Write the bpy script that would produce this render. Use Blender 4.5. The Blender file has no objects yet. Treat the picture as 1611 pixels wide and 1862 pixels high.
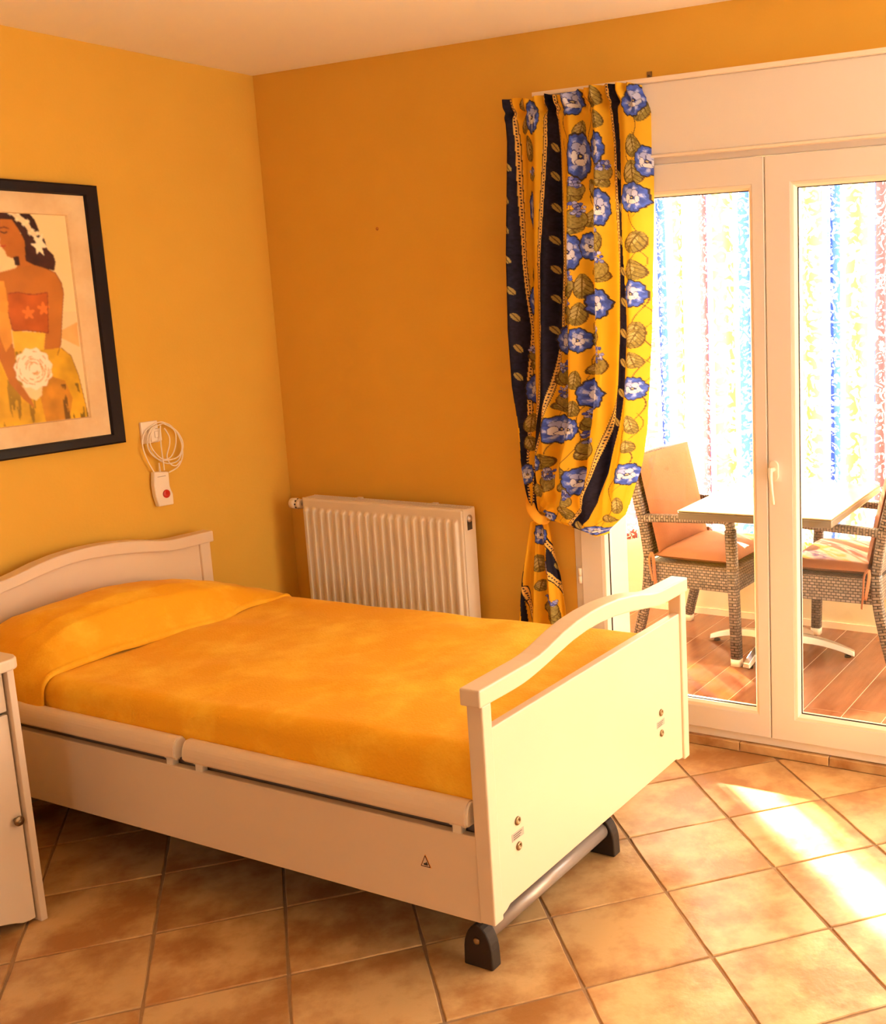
import bpy, bmesh, math, random
import numpy as np
from mathutils import Vector, Matrix

# ------------------------------------------------------------------ camera, sky, sun, exposure
sc = bpy.context.scene
PI = math.pi
def cam_basis(y, p, r):
    y, p, r = (math.radians(a) for a in (y, p, r))
    f = Vector((math.sin(y)*math.cos(p), math.cos(y)*math.cos(p), math.sin(p)))
    rt = Vector((math.cos(y), -math.sin(y), 0)); up = rt.cross(f)
    return rt*math.cos(r)+up*math.sin(r), up*math.cos(r)-rt*math.sin(r), f
W, H = 1611, 1862
cd = bpy.data.cameras.new('camera'); cam = bpy.data.objects.new('camera', cd)
sc.collection.objects.link(cam); sc.camera = cam
rt, up, fw = cam_basis(-27.2157, -10.1494, -1.7434)
cam.matrix_world = Matrix.Translation((3.5233, -3.4083, 1.607)) @ Matrix((rt, up, -fw)).transposed().to_4x4()
cd.sensor_fit = 'HORIZONTAL'; cd.sensor_width = 36; cd.lens = 2016.41*36/W
cd.shift_x = (W/2-1201.95)/W; cd.shift_y = (891.19-H/2)/W; cd.clip_start = .05

wd = bpy.data.worlds.new('sky'); sc.world = wd; wd.use_nodes = True
bg = wd.node_tree.nodes['Background']
SKY_COL = (1.0, .99, .97); SKY = 6.0
bg.inputs[0].default_value = (*SKY_COL, 1); bg.inputs[1].default_value = SKY

sun = bpy.data.lights.new('sun', 'SUN'); sun.energy = 120; sun.angle = math.radians(1.0); sun.color = (1, .9, .72)
so = bpy.data.objects.new('sun', sun); sc.collection.objects.link(so)
EL = math.radians(22.6)
sd = Vector((.741*math.cos(EL), -.671*math.cos(EL), -math.sin(EL)))
so.rotation_euler = sd.to_track_quat('-Z', 'Y').to_euler(); so.location = (-6, 7, 5)

# portals at the glazed openings, most of them added to light the room: they only tell the renderer where the sky's light comes in
def sky_portal(name, loc, sx, sy, normal):
    l = bpy.data.lights.new(name, 'AREA'); l.shape = 'RECTANGLE'; l.size = sx; l.size_y = sy; l.cycles.is_portal = True
    o = bpy.data.objects.new(name, l); sc.collection.objects.link(o); o.location = loc
    o.rotation_euler = Vector(normal).to_track_quat('-Z', 'Z').to_euler()
    return o
sky_portal('added_right_window_portal', (5.04, -.80, 1.575), 1.3, 1.35, (-1, 0, 0))
sky_portal('added_back_window_portal', (4.05, .3, 1.25), 1.34, 2.0, (0, -1, 0))
sky_portal('added_rear_window_portal', (3.3, -5.74, 1.6), .9, 1.0, (0, 1, 0))
sky_portal('veranda_portal', (1.55, 1.60, 1.40), 4.3, 1.9, (0, -1, 0))
sc.view_settings.view_transform = 'Standard'; sc.view_settings.look = 'None'
sc.view_settings.exposure = .55; sc.view_settings.gamma = 1; sc.view_settings.use_curve_mapping = False
sc.cycles.use_denoising = True; sc.cycles.max_bounces = 12; sc.cycles.diffuse_bounces = 6
sc.cycles.transparent_max_bounces = 16; sc.cycles.sample_clamp_indirect = 8
sc.cycles.caustics_reflective = False; sc.cycles.caustics_refractive = False

# ------------------------------------------------------------------ materials
MATS = {}
def nd(nt, t, **k):
    n = nt.nodes.new(t)
    for a, v in k.items():
        if a in n.inputs: n.inputs[a].default_value = v
        else: setattr(n, a, v)
    return n
def mat(name, col, rough=.5, col2=None, scale=6, detail=4, contrast=(.35, .65), bump=0, bscale=60, metal=0, sheen=0,
        coat=0, stretch=None, spec=.5, per_object=0, transl=0, sss=0):
    m = bpy.data.materials.new(name); m.use_nodes = True; nt = m.node_tree; b = nt.nodes['Principled BSDF']
    b.inputs['Base Color'].default_value = (*col, 1); b.inputs['Roughness'].default_value = rough
    b.inputs['Metallic'].default_value = metal; b.inputs['Specular IOR Level'].default_value = spec
    if sheen:
        b.inputs['Sheen Weight'].default_value = sheen; b.inputs['Sheen Roughness'].default_value = .35
        b.inputs['Sheen Tint'].default_value = (1, .8, .4, 1)
    if coat: b.inputs['Coat Weight'].default_value = coat; b.inputs['Coat Roughness'].default_value = .15
    tc = nd(nt, 'ShaderNodeTexCoord'); vec = tc.outputs['Object']
    if stretch:
        mp = nd(nt, 'ShaderNodeMapping'); mp.inputs['Scale'].default_value = stretch
        nt.links.new(vec, mp.inputs[0]); vec = mp.outputs[0]
    if per_object:
        oi = nd(nt, 'ShaderNodeObjectInfo'); ad = nd(nt, 'ShaderNodeVectorMath', operation='ADD')
        sc_ = nd(nt, 'ShaderNodeMath', operation='MULTIPLY'); sc_.inputs[1].default_value = 37
        nt.links.new(oi.outputs['Random'], sc_.inputs[0]); nt.links.new(vec, ad.inputs[0]); nt.links.new(sc_.outputs[0], ad.inputs[1])
        vec = ad.outputs[0]
    if col2:
        n = nd(nt, 'ShaderNodeTexNoise', Scale=scale, Detail=detail, Roughness=.6); nt.links.new(vec, n.inputs['Vector'])
        r = nd(nt, 'ShaderNodeMapRange'); r.inputs[1].default_value = contrast[0]; r.inputs[2].default_value = contrast[1]
        nt.links.new(n.outputs['Fac'], r.inputs[0])
        mx = nd(nt, 'ShaderNodeMix', data_type='RGBA'); mx.inputs[6].default_value = (*col, 1); mx.inputs[7].default_value = (*col2, 1)
        nt.links.new(r.outputs[0], mx.inputs[0]); out = mx.outputs[2]
        if per_object:
            h = nd(nt, 'ShaderNodeHueSaturation'); rr = nd(nt, 'ShaderNodeMapRange')
            rr.inputs[3].default_value = 1-per_object; rr.inputs[4].default_value = 1+per_object*.7
            nt.links.new(oi.outputs['Random'], rr.inputs[0]); nt.links.new(rr.outputs[0], h.inputs['Value'])
            nt.links.new(out, h.inputs['Color']); out = h.outputs[0]
        nt.links.new(out, b.inputs['Base Color'])
    if bump:
        n2 = nd(nt, 'ShaderNodeTexNoise', Scale=bscale, Detail=3); nt.links.new(vec, n2.inputs['Vector'])
        bp = nd(nt, 'ShaderNodeBump', Strength=bump, Distance=.004)
        nt.links.new(n2.outputs['Fac'], bp.inputs['Height']); nt.links.new(bp.outputs[0], b.inputs['Normal'])
    if transl:
        tr = nd(nt, 'ShaderNodeBsdfTranslucent'); tr.inputs[0].default_value = (*col, 1)
        ms = nd(nt, 'ShaderNodeMixShader'); ms.inputs[0].default_value = transl
        nt.links.new(b.outputs[0], ms.inputs[1]); nt.links.new(tr.outputs[0], ms.inputs[2])
        nt.links.new(ms.outputs[0], nt.nodes['Material Output'].inputs[0])
    MATS[name] = m
    return m
M_WALL = mat('ochre_plaster', (.74, .43, .055), .85, (.71, .405, .048), 3, 3, (.3, .7), .12, 90)
M_CEIL = mat('ceiling_paint', (.97, .96, .93), .9, (.95, .94, .90), 2, 2, (.3, .7))
M_WHITE = mat('cream_laminate', (.76, .60, .42), .38, (.74, .583, .405), 3, 2, (.3, .7))
M_PVC = mat('white_plastic_frame', (.82, .77, .70), .3, (.80, .75, .68), 2, 2, (.3, .7))
M_BEAD = mat('bright_plastic_bead', (.95, .82, .66), .25)
M_RAD = mat('radiator_enamel', (.80, .71, .56), .3, (.78, .69, .54), 3, 2)
M_TILE = mat('terracotta_tile', (.39, .175, .052), .30, (.65, .41, .175), 5, 7, (.40, .60), .22, 55, per_object=.10)
M_GROUT = mat('grout', (.36, .22, .11), .9, (.30, .18, .09), 40, 3, (.3, .7), .3, 200)
M_PLANK = mat('wood_look_tile', (.20, .068, .028), .25, (.28, .11, .05), 5, 6, (.35, .65), .05, 60, per_object=.06, stretch=(5, .6, 1))
M_PGROUT = mat('pale_grout', (.80, .55, .38), .8)
M_VWALL = mat('veranda_plaster', (.80, .70, .50), .85, (.76, .66, .46), 4, 2, (.3, .7), .2, 50)
M_VELOUR = mat('gold_velour', (.88, .42, .003), .8, (1.0, .62, .04), 6, 6, (.46, .74), .4, 140, sheen=.10)
M_DARKFR = mat('black_frame_lacquer', (.006, .002, .002), .5, spec=.25)
M_MAT = mat('picture_mount', (.84, .64, .36), .7, (.70, .46, .22), 7, 4, (.35, .75))
M_ALU = mat('brushed_aluminium', (.62, .56, .50), .33, metal=.85)
M_STEEL = mat('grey_steel_tube', (.36, .29, .235), .35, (.33, .26, .21), 8, 2, metal=.35)
M_RUBBER = mat('dark_rubber', (.035, .022, .014), .6, spec=.2)
M_CHROME = mat('antique_brass', (.26, .17, .08), .3, metal=.9)
M_DARK = mat('dark_metal_frame', (.05, .035, .025), .6)
M_CORD = mat('white_cord', (.90, .80, .64), .45)
M_RED = mat('red_button', (.55, .02, .01), .35)
M_PRINT = mat('grey_print', (.45, .36, .28), .6)
M_CUSH = mat('orange_cushion', (.34, .13, .06), .85, (.30, .112, .05), 12, 4, (.3, .7), .3, 120)
M_TTOP = mat('beige_table_laminate', (.34, .26, .11), .32, (.30, .23, .10), 3, 3)
M_TEDGE = mat('grey_table_edge', (.11, .085, .055), .4)
M_YEL = mat('orange_triangle_print', (.80, .28, .03), .5)
M_BLK = mat('black_print', (.03, .02, .02), .6)
M_TIE = mat('yellow_curtain_cloth', (.90, .45, .03), .85, bump=.2, bscale=300)
M_OUT = mat('terrace_ground', (.16, .11, .06), .9, (.13, .09, .05), 3, 3)

def weave_material():
    m = bpy.data.materials.new('grey_brown_wicker'); m.use_nodes = True; nt = m.node_tree; b = nt.nodes['Principled BSDF']
    uv = nd(nt, 'ShaderNodeTexCoord')
    br = nd(nt, 'ShaderNodeTexBrick', Scale=1.0); br.offset = .5; br.squash = 1
    for k, v in (('Brick Width', .0205), ('Row Height', .0125), ('Mortar Size', .0024), ('Mortar Smooth', .6), ('Bias', 0.)): br.inputs[k].default_value = v
    br.inputs['Color1'].default_value = (.23, .175, .145, 1); br.inputs['Color2'].default_value = (.12, .09, .07, 1)
    br.inputs['Mortar'].default_value = (.012, .008, .006, 1)
    nt.links.new(uv.outputs['UV'], br.inputs['Vector']); nt.links.new(br.outputs['Color'], b.inputs['Base Color'])
    bp = nd(nt, 'ShaderNodeBump', Strength=.9, Distance=.003); bp.invert = True
    nt.links.new(br.outputs['Fac'], bp.inputs['Height']); nt.links.new(bp.outputs[0], b.inputs['Normal'])
    b.inputs['Roughness'].default_value = .42
    return m
M_WEAVE = weave_material()

def glass_material():
    m = bpy.data.materials.new('clear_glass'); m.use_nodes = True; nt = m.node_tree; nt.nodes.clear()
    o = nd(nt, 'ShaderNodeOutputMaterial'); t = nd(nt, 'ShaderNodeBsdfTransparent'); t.inputs[0].default_value = (.985, .98, .965, 1)
    g = nd(nt, 'ShaderNodeBsdfGlossy', Roughness=0.0); f = nd(nt, 'ShaderNodeFresnel', IOR=1.45); ms = nd(nt, 'ShaderNodeMixShader')
    ge = nd(nt, 'ShaderNodeNewGeometry'); mr = nd(nt, 'ShaderNodeMapRange'); mr.inputs[3].default_value = 1.45; mr.inputs[4].default_value = 1/1.45
    nt.links.new(ge.outputs['Backfacing'], mr.inputs[0]); nt.links.new(mr.outputs[0], f.inputs[0])     # same reflectance on both faces of the sheet
    nt.links.new(f.outputs[0], ms.inputs[0]); nt.links.new(t.outputs[0], ms.inputs[1]); nt.links.new(g.outputs[0], ms.inputs[2])
    nt.links.new(ms.outputs[0], o.inputs[0])
    return m
M_GLASS = glass_material()

def sheer_curtain_material():
    # thin printed cotton: floral columns and navy scroll columns on a pale yellow ground
    m = bpy.data.materials.new('printed_veranda_cotton'); m.use_nodes = True; nt = m.node_tree; nt.nodes.clear(); L = nt.links.new
    o = nd(nt, 'ShaderNodeOutputMaterial'); tc = nd(nt, 'ShaderNodeTexCoord'); sx = nd(nt, 'ShaderNodeSeparateXYZ'); L(tc.outputs['UV'], sx.inputs[0])
    def stripe(period, offset, width):
        a = nd(nt, 'ShaderNodeMath', operation='ADD'); a.inputs[1].default_value = offset; L(sx.outputs[0], a.inputs[0])
        p = nd(nt, 'ShaderNodeMath', operation='PINGPONG'); p.inputs[1].default_value = period/2; L(a.outputs[0], p.inputs[0])
        c = nd(nt, 'ShaderNodeMath', operation='LESS_THAN'); c.inputs[1].default_value = width/2; L(p.outputs[0], c.inputs[0]); return c.outputs[0]
    def blobs(scale, lo, hi, dist=2.0):
        n = nd(nt, 'ShaderNodeTexNoise', Scale=scale, Detail=1.5, Distortion=dist); L(tc.outputs['UV'], n.inputs['Vector'])
        r = nd(nt, 'ShaderNodeMapRange'); r.inputs[1].default_value = lo; r.inputs[2].default_value = hi; L(n.outputs['Fac'], r.inputs[0]); return r.outputs[0]
    def mul(a, b):
        x = nd(nt, 'ShaderNodeMath', operation='MULTIPLY'); L(a, x.inputs[0]); L(b, x.inputs[1]); return x.outputs[0]
    def mix(f, a, b):
        x = nd(nt, 'ShaderNodeMix', data_type='RGBA'); L(f, x.inputs[0])
        for i, v in ((6, a), (7, b)):
            if isinstance(v, tuple): x.inputs[i].default_value = (*v, 1)
            else: L(v, x.inputs[i])
        return x.outputs[2]
    ground = mix(mul(stripe(.215, .1125, .105), blobs(17, .45, .54)), (.97, .94, .82), (.92, .56, .08))
    c1 = mix(mul(stripe(.215, .005, .062), blobs(24, .42, .47, 2.5)), ground, (.03, .07, .36))
    c1 = mix(stripe(.215, -.032, .0035), mix(stripe(.215, .042, .0035), c1, (.16, .10, .12)), (.16, .10, .12))
    c2 = mix(mul(stripe(.430, .005, .055), blobs(24, .42, .47, 2.5)), c1, (.22, .07, .08))
    t = nd(nt, 'ShaderNodeBsdfTranslucent'); d = nd(nt, 'ShaderNodeBsdfDiffuse'); tr = nd(nt, 'ShaderNodeBsdfTransparent')
    L(c2, t.inputs[0]); L(c2, d.inputs[0]); L(c2, tr.inputs[0])
    m1 = nd(nt, 'ShaderNodeMixShader'); m1.inputs[0].default_value = .30; L(d.outputs[0], m1.inputs[1]); L(t.outputs[0], m1.inputs[2])
    m2 = nd(nt, 'ShaderNodeMixShader'); m2.inputs[0].default_value = .18; L(m1.outputs[0], m2.inputs[1]); L(tr.outputs[0], m2.inputs[2])
    L(m2.outputs[0], o.inputs[0])
    return m
M_SHEER = sheer_curtain_material()

def colour_attr_material(name, rough, transl=0, bump=0, sheen=0):
    m = bpy.data.materials.new(name); m.use_nodes = True; nt = m.node_tree; b = nt.nodes['Principled BSDF']
    a = nd(nt, 'ShaderNodeVertexColor'); a.layer_name = 'print'; nt.links.new(a.outputs[0], b.inputs['Base Color']); b.inputs['Roughness'].default_value = rough
    b.inputs['Specular IOR Level'].default_value = .25
    tc = nd(nt, 'ShaderNodeTexCoord'); n2 = nd(nt, 'ShaderNodeTexNoise', Scale=420, Detail=2); nt.links.new(tc.outputs['Object'], n2.inputs['Vector'])
    bp = nd(nt, 'ShaderNodeBump', Strength=.15, Distance=.002); nt.links.new(n2.outputs['Fac'], bp.inputs['Height']); nt.links.new(bp.outputs[0], b.inputs['Normal'])
    if transl:
        tr = nd(nt, 'ShaderNodeBsdfTranslucent'); nt.links.new(a.outputs[0], tr.inputs[0]); ms = nd(nt, 'ShaderNodeMixShader'); ms.inputs[0].default_value = transl
        nt.links.new(b.outputs[0], ms.inputs[1]); nt.links.new(tr.outputs[0], ms.inputs[2]); nt.links.new(ms.outputs[0], nt.nodes['Material Output'].inputs[0])
    return m
M_FLORAL = colour_attr_material('printed_floral_cotton', .8, .28)
M_ART = colour_attr_material('printed_picture', .45)

# ------------------------------------------------------------------ building helpers
COL = sc.collection
def link(o, parent=None, name=None):
    COL.objects.link(o)
    if parent is not None: o.parent = parent
    return o
def tag(o, label=None, cat=None, group=None, kind=None):
    if label: o['label'] = label
    if cat: o['category'] = cat
    if group: o['group'] = group
    if kind: o['kind'] = kind
    return o
def empty(name, loc=(0, 0, 0), rz=0, parent=None):
    o = bpy.data.objects.new(name, None); o.location = loc; o.rotation_euler = (0, 0, rz); o.empty_display_size = .1
    return link(o, parent)
class MB:
    def __init__(s): s.v = []; s.f = []; s.uv = []; s.sm = []
    def add(s, vs, fs, uvs=None, smooth=False):
        b = len(s.v); s.v += [tuple(v) for v in vs]
        for i, f in enumerate(fs):
            s.f.append([b+k for k in f]); s.uv.append(uvs[i] if uvs else None); s.sm.append(smooth)
        return s
    def box(s, x0, x1, y0, y1, z0, z1):
        v = [(x, y, z) for z in (z0, z1) for y in (y0, y1) for x in (x0, x1)]
        f = [(0, 2, 3, 1), (4, 5, 7, 6), (0, 1, 5, 4), (2, 6, 7, 3), (0, 4, 6, 2), (1, 3, 7, 5)]
        uv = []
        for q in f:
            P = [v[k] for k in q]; d = [max(p[i] for p in P)-min(p[i] for p in P) for i in range(3)]
            ax = d.index(min(d)); a, b = [(1, 2), (0, 2), (0, 1)][ax]
            uv.append([(p[a], p[b]) for p in P])
        return s.add(v, f, uv)
    def prism(s, pts, d0, d1, plane='xz'):          # outline extruded along the third axis
        n = len(pts)
        def P(a, b, d): return {'xz': (a, d, b), 'yz': (d, a, b), 'xy': (a, b, d)}[plane]
        v = [P(a, b, d0) for a, b in pts]+[P(a, b, d1) for a, b in pts]
        f = [tuple(range(n)), tuple(range(2*n-1, n-1, -1))]+[(i, i+n, (i+1) % n+n, (i+1) % n) for i in range(n)]
        return s.add(v, f)
    def tube(s, path, r, n=8, smooth=True, cap=True, flat=None):
        # flat = (width, height) makes a rounded box section; UV in metres
        P = [Vector(p) for p in path]; R = r if isinstance(r, (list, tuple)) else [r]*len(P)
        vs = []; prev = None; L = [0]
        for i in range(1, len(P)): L.append(L[-1]+(P[i]-P[i-1]).length)
        for i, p in enumerate(P):
            t = ((P[min(i+1, len(P)-1)]-P[max(i-1, 0)])).normalized()
            if prev is None:
                a = Vector((0, 0, 1)) if abs(t.z) < .9 else Vector((1, 0, 0))
                u = (a-t*a.dot(t)).normalized()
            else: u = (prev-t*prev.dot(t)).normalized()
            prev = u; w = t.cross(u)
            for k in range(n):
                an = 2*PI*(k+.5)/n; c, d = math.cos(an), math.sin(an)
                if flat:
                    e = .45; c = math.copysign(abs(c)**e, c)*flat[0]/2; d = math.copysign(abs(d)**e, d)*flat[1]/2
                    vs.append(p+(w*c+u*d)*R[i])
                else: vs.append(p+(w*c+u*d)*R[i])
        fs = []; uv = []; per = 2*(flat[0]+flat[1]) if flat else 2*PI*R[0]
        for i in range(len(P)-1):
            for k in range(n):
                fs.append((i*n+k, i*n+(k+1) % n, (i+1)*n+(k+1) % n, (i+1)*n+k))
                a, b = per*k/n, per*(k+1)/n; uv.append([(a, L[i]), (b, L[i]), (b, L[i+1]), (a, L[i+1])])
        s.add(vs, fs, uv, smooth)
        if cap:
            b = len(s.v)-len(vs)
            for q in ([b+k for k in range(n)][::-1], [b+(len(P)-1)*n+k for k in range(n)]):
                s.f.append(q); s.uv.append(None); s.sm.append(False)
        return s
    def lathe(s, prof, c, axis='z', n=20, smooth=True):
        c = Vector(c); vs = []
        for r, h in prof:
            for k in range(n):
                a = 2*PI*k/n; x, y = r*math.cos(a), r*math.sin(a)
                vs.append(c+Vector({'z': (x, y, h), 'x': (h, x, y), 'y': (x, h, y)}[axis]))
        fs = [(i*n+k, i*n+(k+1) % n, (i+1)*n+(k+1) % n, (i+1)*n+k) for i in range(len(prof)-1) for k in range(n)]
        s.add(vs, fs, None, smooth); b = len(s.v)-len(vs)
        s.f.append([b+k for k in range(n)][::-1]); s.uv.append(None); s.sm.append(False)
        s.f.append([b+(len(prof)-1)*n+k for k in range(n)]); s.uv.append(None); s.sm.append(False)
        return s
    def ring(s, rects, plane='xz', closed=True):    # rects: (a0, a1, b0, b1, depth) loops joined in order, mitred corners
        def P(a, b, d): return {'xz': (a, d, b), 'yz': (d, a, b)}[plane]
        vs = []
        for a0, a1, b0, b1, d in rects: vs += [P(a0, b0, d), P(a1, b0, d), P(a1, b1, d), P(a0, b1, d)]
        n = len(rects); fs = []
        for i in range(n if closed else n-1):
            j = (i+1) % n
            for k in range(4): fs.append((i*4+k, i*4+(k+1) % 4, j*4+(k+1) % 4, j*4+k))
        return s.add(vs, fs)
    def mesh(s, name, m):
        me = bpy.data.meshes.new(name); me.from_pydata(s.v, [], s.f)
        if any(u for u in s.uv):
            lay = me.uv_layers.new(name='UVMap'); k = 0; arr = []
            for f, u in zip(s.f, s.uv): arr += [c for q in (u or [(0, 0)]*len(f)) for c in q]
            lay.data.foreach_set('uv', arr)
        me.polygons.foreach_set('use_smooth', s.sm); me.materials.append(m); me.validate(); me.update()
        bm = bmesh.new(); bm.from_mesh(me); bmesh.ops.recalc_face_normals(bm, faces=bm.faces); bm.to_mesh(me); bm.free()
        return me
    def build(s, name, m, parent=None, bevel=0, seg=2, loc=None):
        o = bpy.data.objects.new(name, s.mesh(name, m)); link(o, parent)
        if loc: o.location = loc
        if bevel:
            b = o.modifiers.new('bevel', 'BEVEL'); b.width = bevel; b.segments = seg; b.limit_method = 'ANGLE'; b.angle_limit = math.radians(35)
            b.harden_normals = False
        return o
def grid_object(name, V, nu, nv, m, parent=None, colours=None, uv=None):
    # V: array (nv+1, nu+1, 3)
    me = bpy.data.meshes.new(name); n = (nu+1)*(nv+1)
    me.vertices.add(n); me.vertices.foreach_set('co', np.ascontiguousarray(V, dtype=np.float32).reshape(-1))
    j, i = np.mgrid[0:nv, 0:nu]; a = (j*(nu+1)+i).reshape(-1)
    q = np.stack([a, a+nu+1, a+nu+2, a+1], 1).astype(np.int32)
    me.loops.add(q.size); me.loops.foreach_set('vertex_index', q.reshape(-1))
    me.polygons.add(len(q)); me.polygons.foreach_set('loop_start', np.arange(0, q.size, 4, dtype=np.int32))
    me.polygons.foreach_set('loop_total', np.full(len(q), 4, np.int32)); me.polygons.foreach_set('use_smooth', np.ones(len(q), bool))
    if uv is not None:
        l = me.uv_layers.new(name='UVMap'); l.data.foreach_set('uv', uv.reshape(-1, 2)[q.reshape(-1)].astype(np.float32).reshape(-1))
    me.update(calc_edges=True); me.validate()
    if colours is not None:
        at = me.color_attributes.new('print', 'FLOAT_COLOR', 'POINT')
        c = np.ones((n, 4), np.float32); c[:, :3] = colours.reshape(-1, 3); at.data.foreach_set('color', c.reshape(-1))
    me.materials.append(m); o = bpy.data.objects.new(name, me)
    return link(o, parent)
_T = np.random.RandomState(11).uniform(-1, 1, (64, 64))
def vn(X, Y, s, octaves=3):     # smooth lattice noise, about -1..1
    out = 0; amp = 1; tot = 0
    for k in range(octaves):
        x = np.asarray(X)*s*.5*2**k+17.3*k; y = np.asarray(Y)*s*.5*2**k+5.1*k
        xi = np.floor(x).astype(int); yi = np.floor(y).astype(int); fx = x-xi; fy = y-yi
        fx = fx*fx*(3-2*fx); fy = fy*fy*(3-2*fy); g = lambda i, j: _T[i % 64, j % 64]
        out = out+amp*(g(xi, yi)*(1-fx)*(1-fy)+g(xi+1, yi)*fx*(1-fy)+g(xi, yi+1)*(1-fx)*fy+g(xi+1, yi+1)*fx*fy); tot += amp; amp *= .5
    return out/tot*1.6
def copy_tree(o, parent=None):
    c = o.copy(); COL.objects.link(c)
    if parent is not None: c.parent = parent
    for ch in list(o.children): copy_tree(ch, c)
    return c

# ------------------------------------------------------------------ room shell
RX, RY, RH = 4.9, -5.6, 2.5
WT = .28                                              # thickness of the wall with the french door
DX0, DX1, DZ1 = 1.405, 2.995, 2.29
wl = MB().box(-.15, 0, RY-.15, WT, -.1, RH+.1).build('wall_left', M_WALL); tag(wl, kind='structure')
wb = MB()
wb.box(0, DX0, 0, WT, -.1, RH+.1); wb.box(DX1, 3.38, 0, WT, -.1, RH+.1); wb.box(4.72, RX+.15, 0, WT, -.1, RH+.1); wb.box(3.38, 4.72, 0, WT, -.1, .25); wb.box(3.38, 4.72, 0, WT, 2.25, RH+.1); wb.box(DX0, DX1, 0, WT, DZ1, RH+.1)
wb.box(DX0, 1.462, .07, WT, -.1, DZ1); wb.box(2.94, DX1, .07, WT, -.1, DZ1)
wb = wb.build('wall_back', M_WALL); tag(wb, kind='structure')
wr = MB()
wr.box(RX, RX+.15, RY-.15, -1.45, -.1, RH+.1); wr.box(RX, RX+.15, -.15, 0, -.1, RH+.1)
wr.box(RX, RX+.15, -1.45, -.15, -.1, .90); wr.box(RX, RX+.15, -1.45, -.15, 2.25, RH+.1)
wr = wr.build('wall_right', M_CEIL); tag(wr, kind='structure')
wf = MB()
wf.box(0, 2.85, RY-.15, RY, -.1, RH+.1); wf.box(3.75, RX, RY-.15, RY, -.1, RH+.1); wf.box(2.85, 3.75, RY-.15, RY, -.1, 1.1); wf.box(2.85, 3.75, RY-.15, RY, 2.1, RH+.1)
wf = wf.build('wall_front', mat('beige_plaster', (.55, .42, .28), .85)); tag(wf, kind='structure')
ce = MB().box(0, RX, RY, 0, RH, RH+.1).build('ceiling', M_CEIL); tag(ce, kind='structure')
w2 = empty('added_window_1', (RX, -.80, 0)); tag(w2, kind='structure')  # out of view; added to light the footboard and left wall from the right
m = MB(); m.ring([(-.65, .65, .90, 2.25, -.02), (-.59, .59, .96, 2.19, -.02), (-.59, .59, .96, 2.19, .05), (-.65, .65, .90, 2.25, .05)], 'yz')
m.box(-.02, .05, -.035, .035, .96, 2.19); m.build('window_frame', M_PVC, w2)
MB().box(.01, .016, -.59, .59, .96, 2.19).build('window_pane', M_GLASS, w2)

w3 = empty('added_window_2', (4.05, 0, 0)); tag(w3, kind='structure')  # unseen window added for light from the door side
MB().ring([(-.67, .67, .25, 2.25, .01), (-.61, .61, .31, 2.19, .01), (-.61, .61, .31, 2.19, .07), (-.67, .67, .25, 2.25, .07)], 'xz').build('window_frame', M_PVC, w3)
MB().box(-.61, .61, .03, .036, .31, 2.19).build('window_pane', M_GLASS, w3)

w4 = empty('added_window_3', (3.3, RY, 0)); tag(w4, kind='structure')  # unseen, added behind the camera as fill for ceiling and back wall
MB().ring([(-.45, .45, 1.1, 2.1, -.07), (-.40, .40, 1.15, 2.05, -.07), (-.40, .40, 1.15, 2.05, -.01), (-.45, .45, 1.1, 2.1, -.01)], 'xz').build('window_frame', M_PVC, w4)
MB().box(-.40, .40, -.045, -.04, 1.15, 2.05).build('window_pane', M_GLASS, w4)

# floor: bed of grout with every square tile laid on it, turned about 47 degrees to the walls
fl = MB().box(0, RX, RY, 0, -.1, -.0035).build('floor', M_GROUT); tag(fl, kind='structure')
S, TA, TX, TY = .3255, math.radians(46.8685), 1.9967, -.7237
e1 = (math.cos(TA), math.sin(TA)); e2 = (math.sin(TA), -math.cos(TA)); GAP = .0034
random.seed(4)
def tile_mesh(k):
    rnd = random.Random(k); h = S/2-GAP; out = []
    cs = [(-h, -h), (h, -h), (h, h), (-h, h)]
    for i in range(4):
        a, b = cs[i], cs[(i+1) % 4]
        for t in range(6):
            x = a[0]+(b[0]-a[0])*t/6; y = a[1]+(b[1]-a[1])*t/6; n = rnd.uniform(-.0011, .0011)
            if t == 0: x *= .993; y *= .993
            elif i % 2 == 0: y += n
            else: x += n
            out.append((x, y))
    m = MB(); n = len(out); inn = [(x*.986, y*.986) for x, y in out]
    v = [(x, y, -.008) for x, y in out]+[(x, y, -.0022) for x, y in out]+[(x, y, 0) for x, y in inn]
    f = [(i, (i+1) % n, (i+1) % n+n, i+n) for i in range(n)]+[(i+n, (i+1) % n+n, (i+1) % n+2*n, i+2*n) for i in range(n)]+[tuple(range(2*n, 3*n))]
    return m.add(v, f).mesh('tile', M_TILE)
TM = [tile_mesh(k) for k in range(5)]
def clip(poly, x0, x1, y0, y1):
    for ax, lim, sg in ((0, x0, 1), (0, x1, -1), (1, y0, 1), (1, y1, -1)):
        res = []
        for i in range(len(poly)):
            a, b = poly[i-1], poly[i]; da, db = sg*(a[ax]-lim), sg*(b[ax]-lim)
            if (da >= 0) != (db >= 0):
                t = da/(da-db); res.append((a[0]+(b[0]-a[0])*t, a[1]+(b[1]-a[1])*t))
            if db >= 0: res.append(b)
        poly = res
        if not poly: return poly
    return poly
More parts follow.
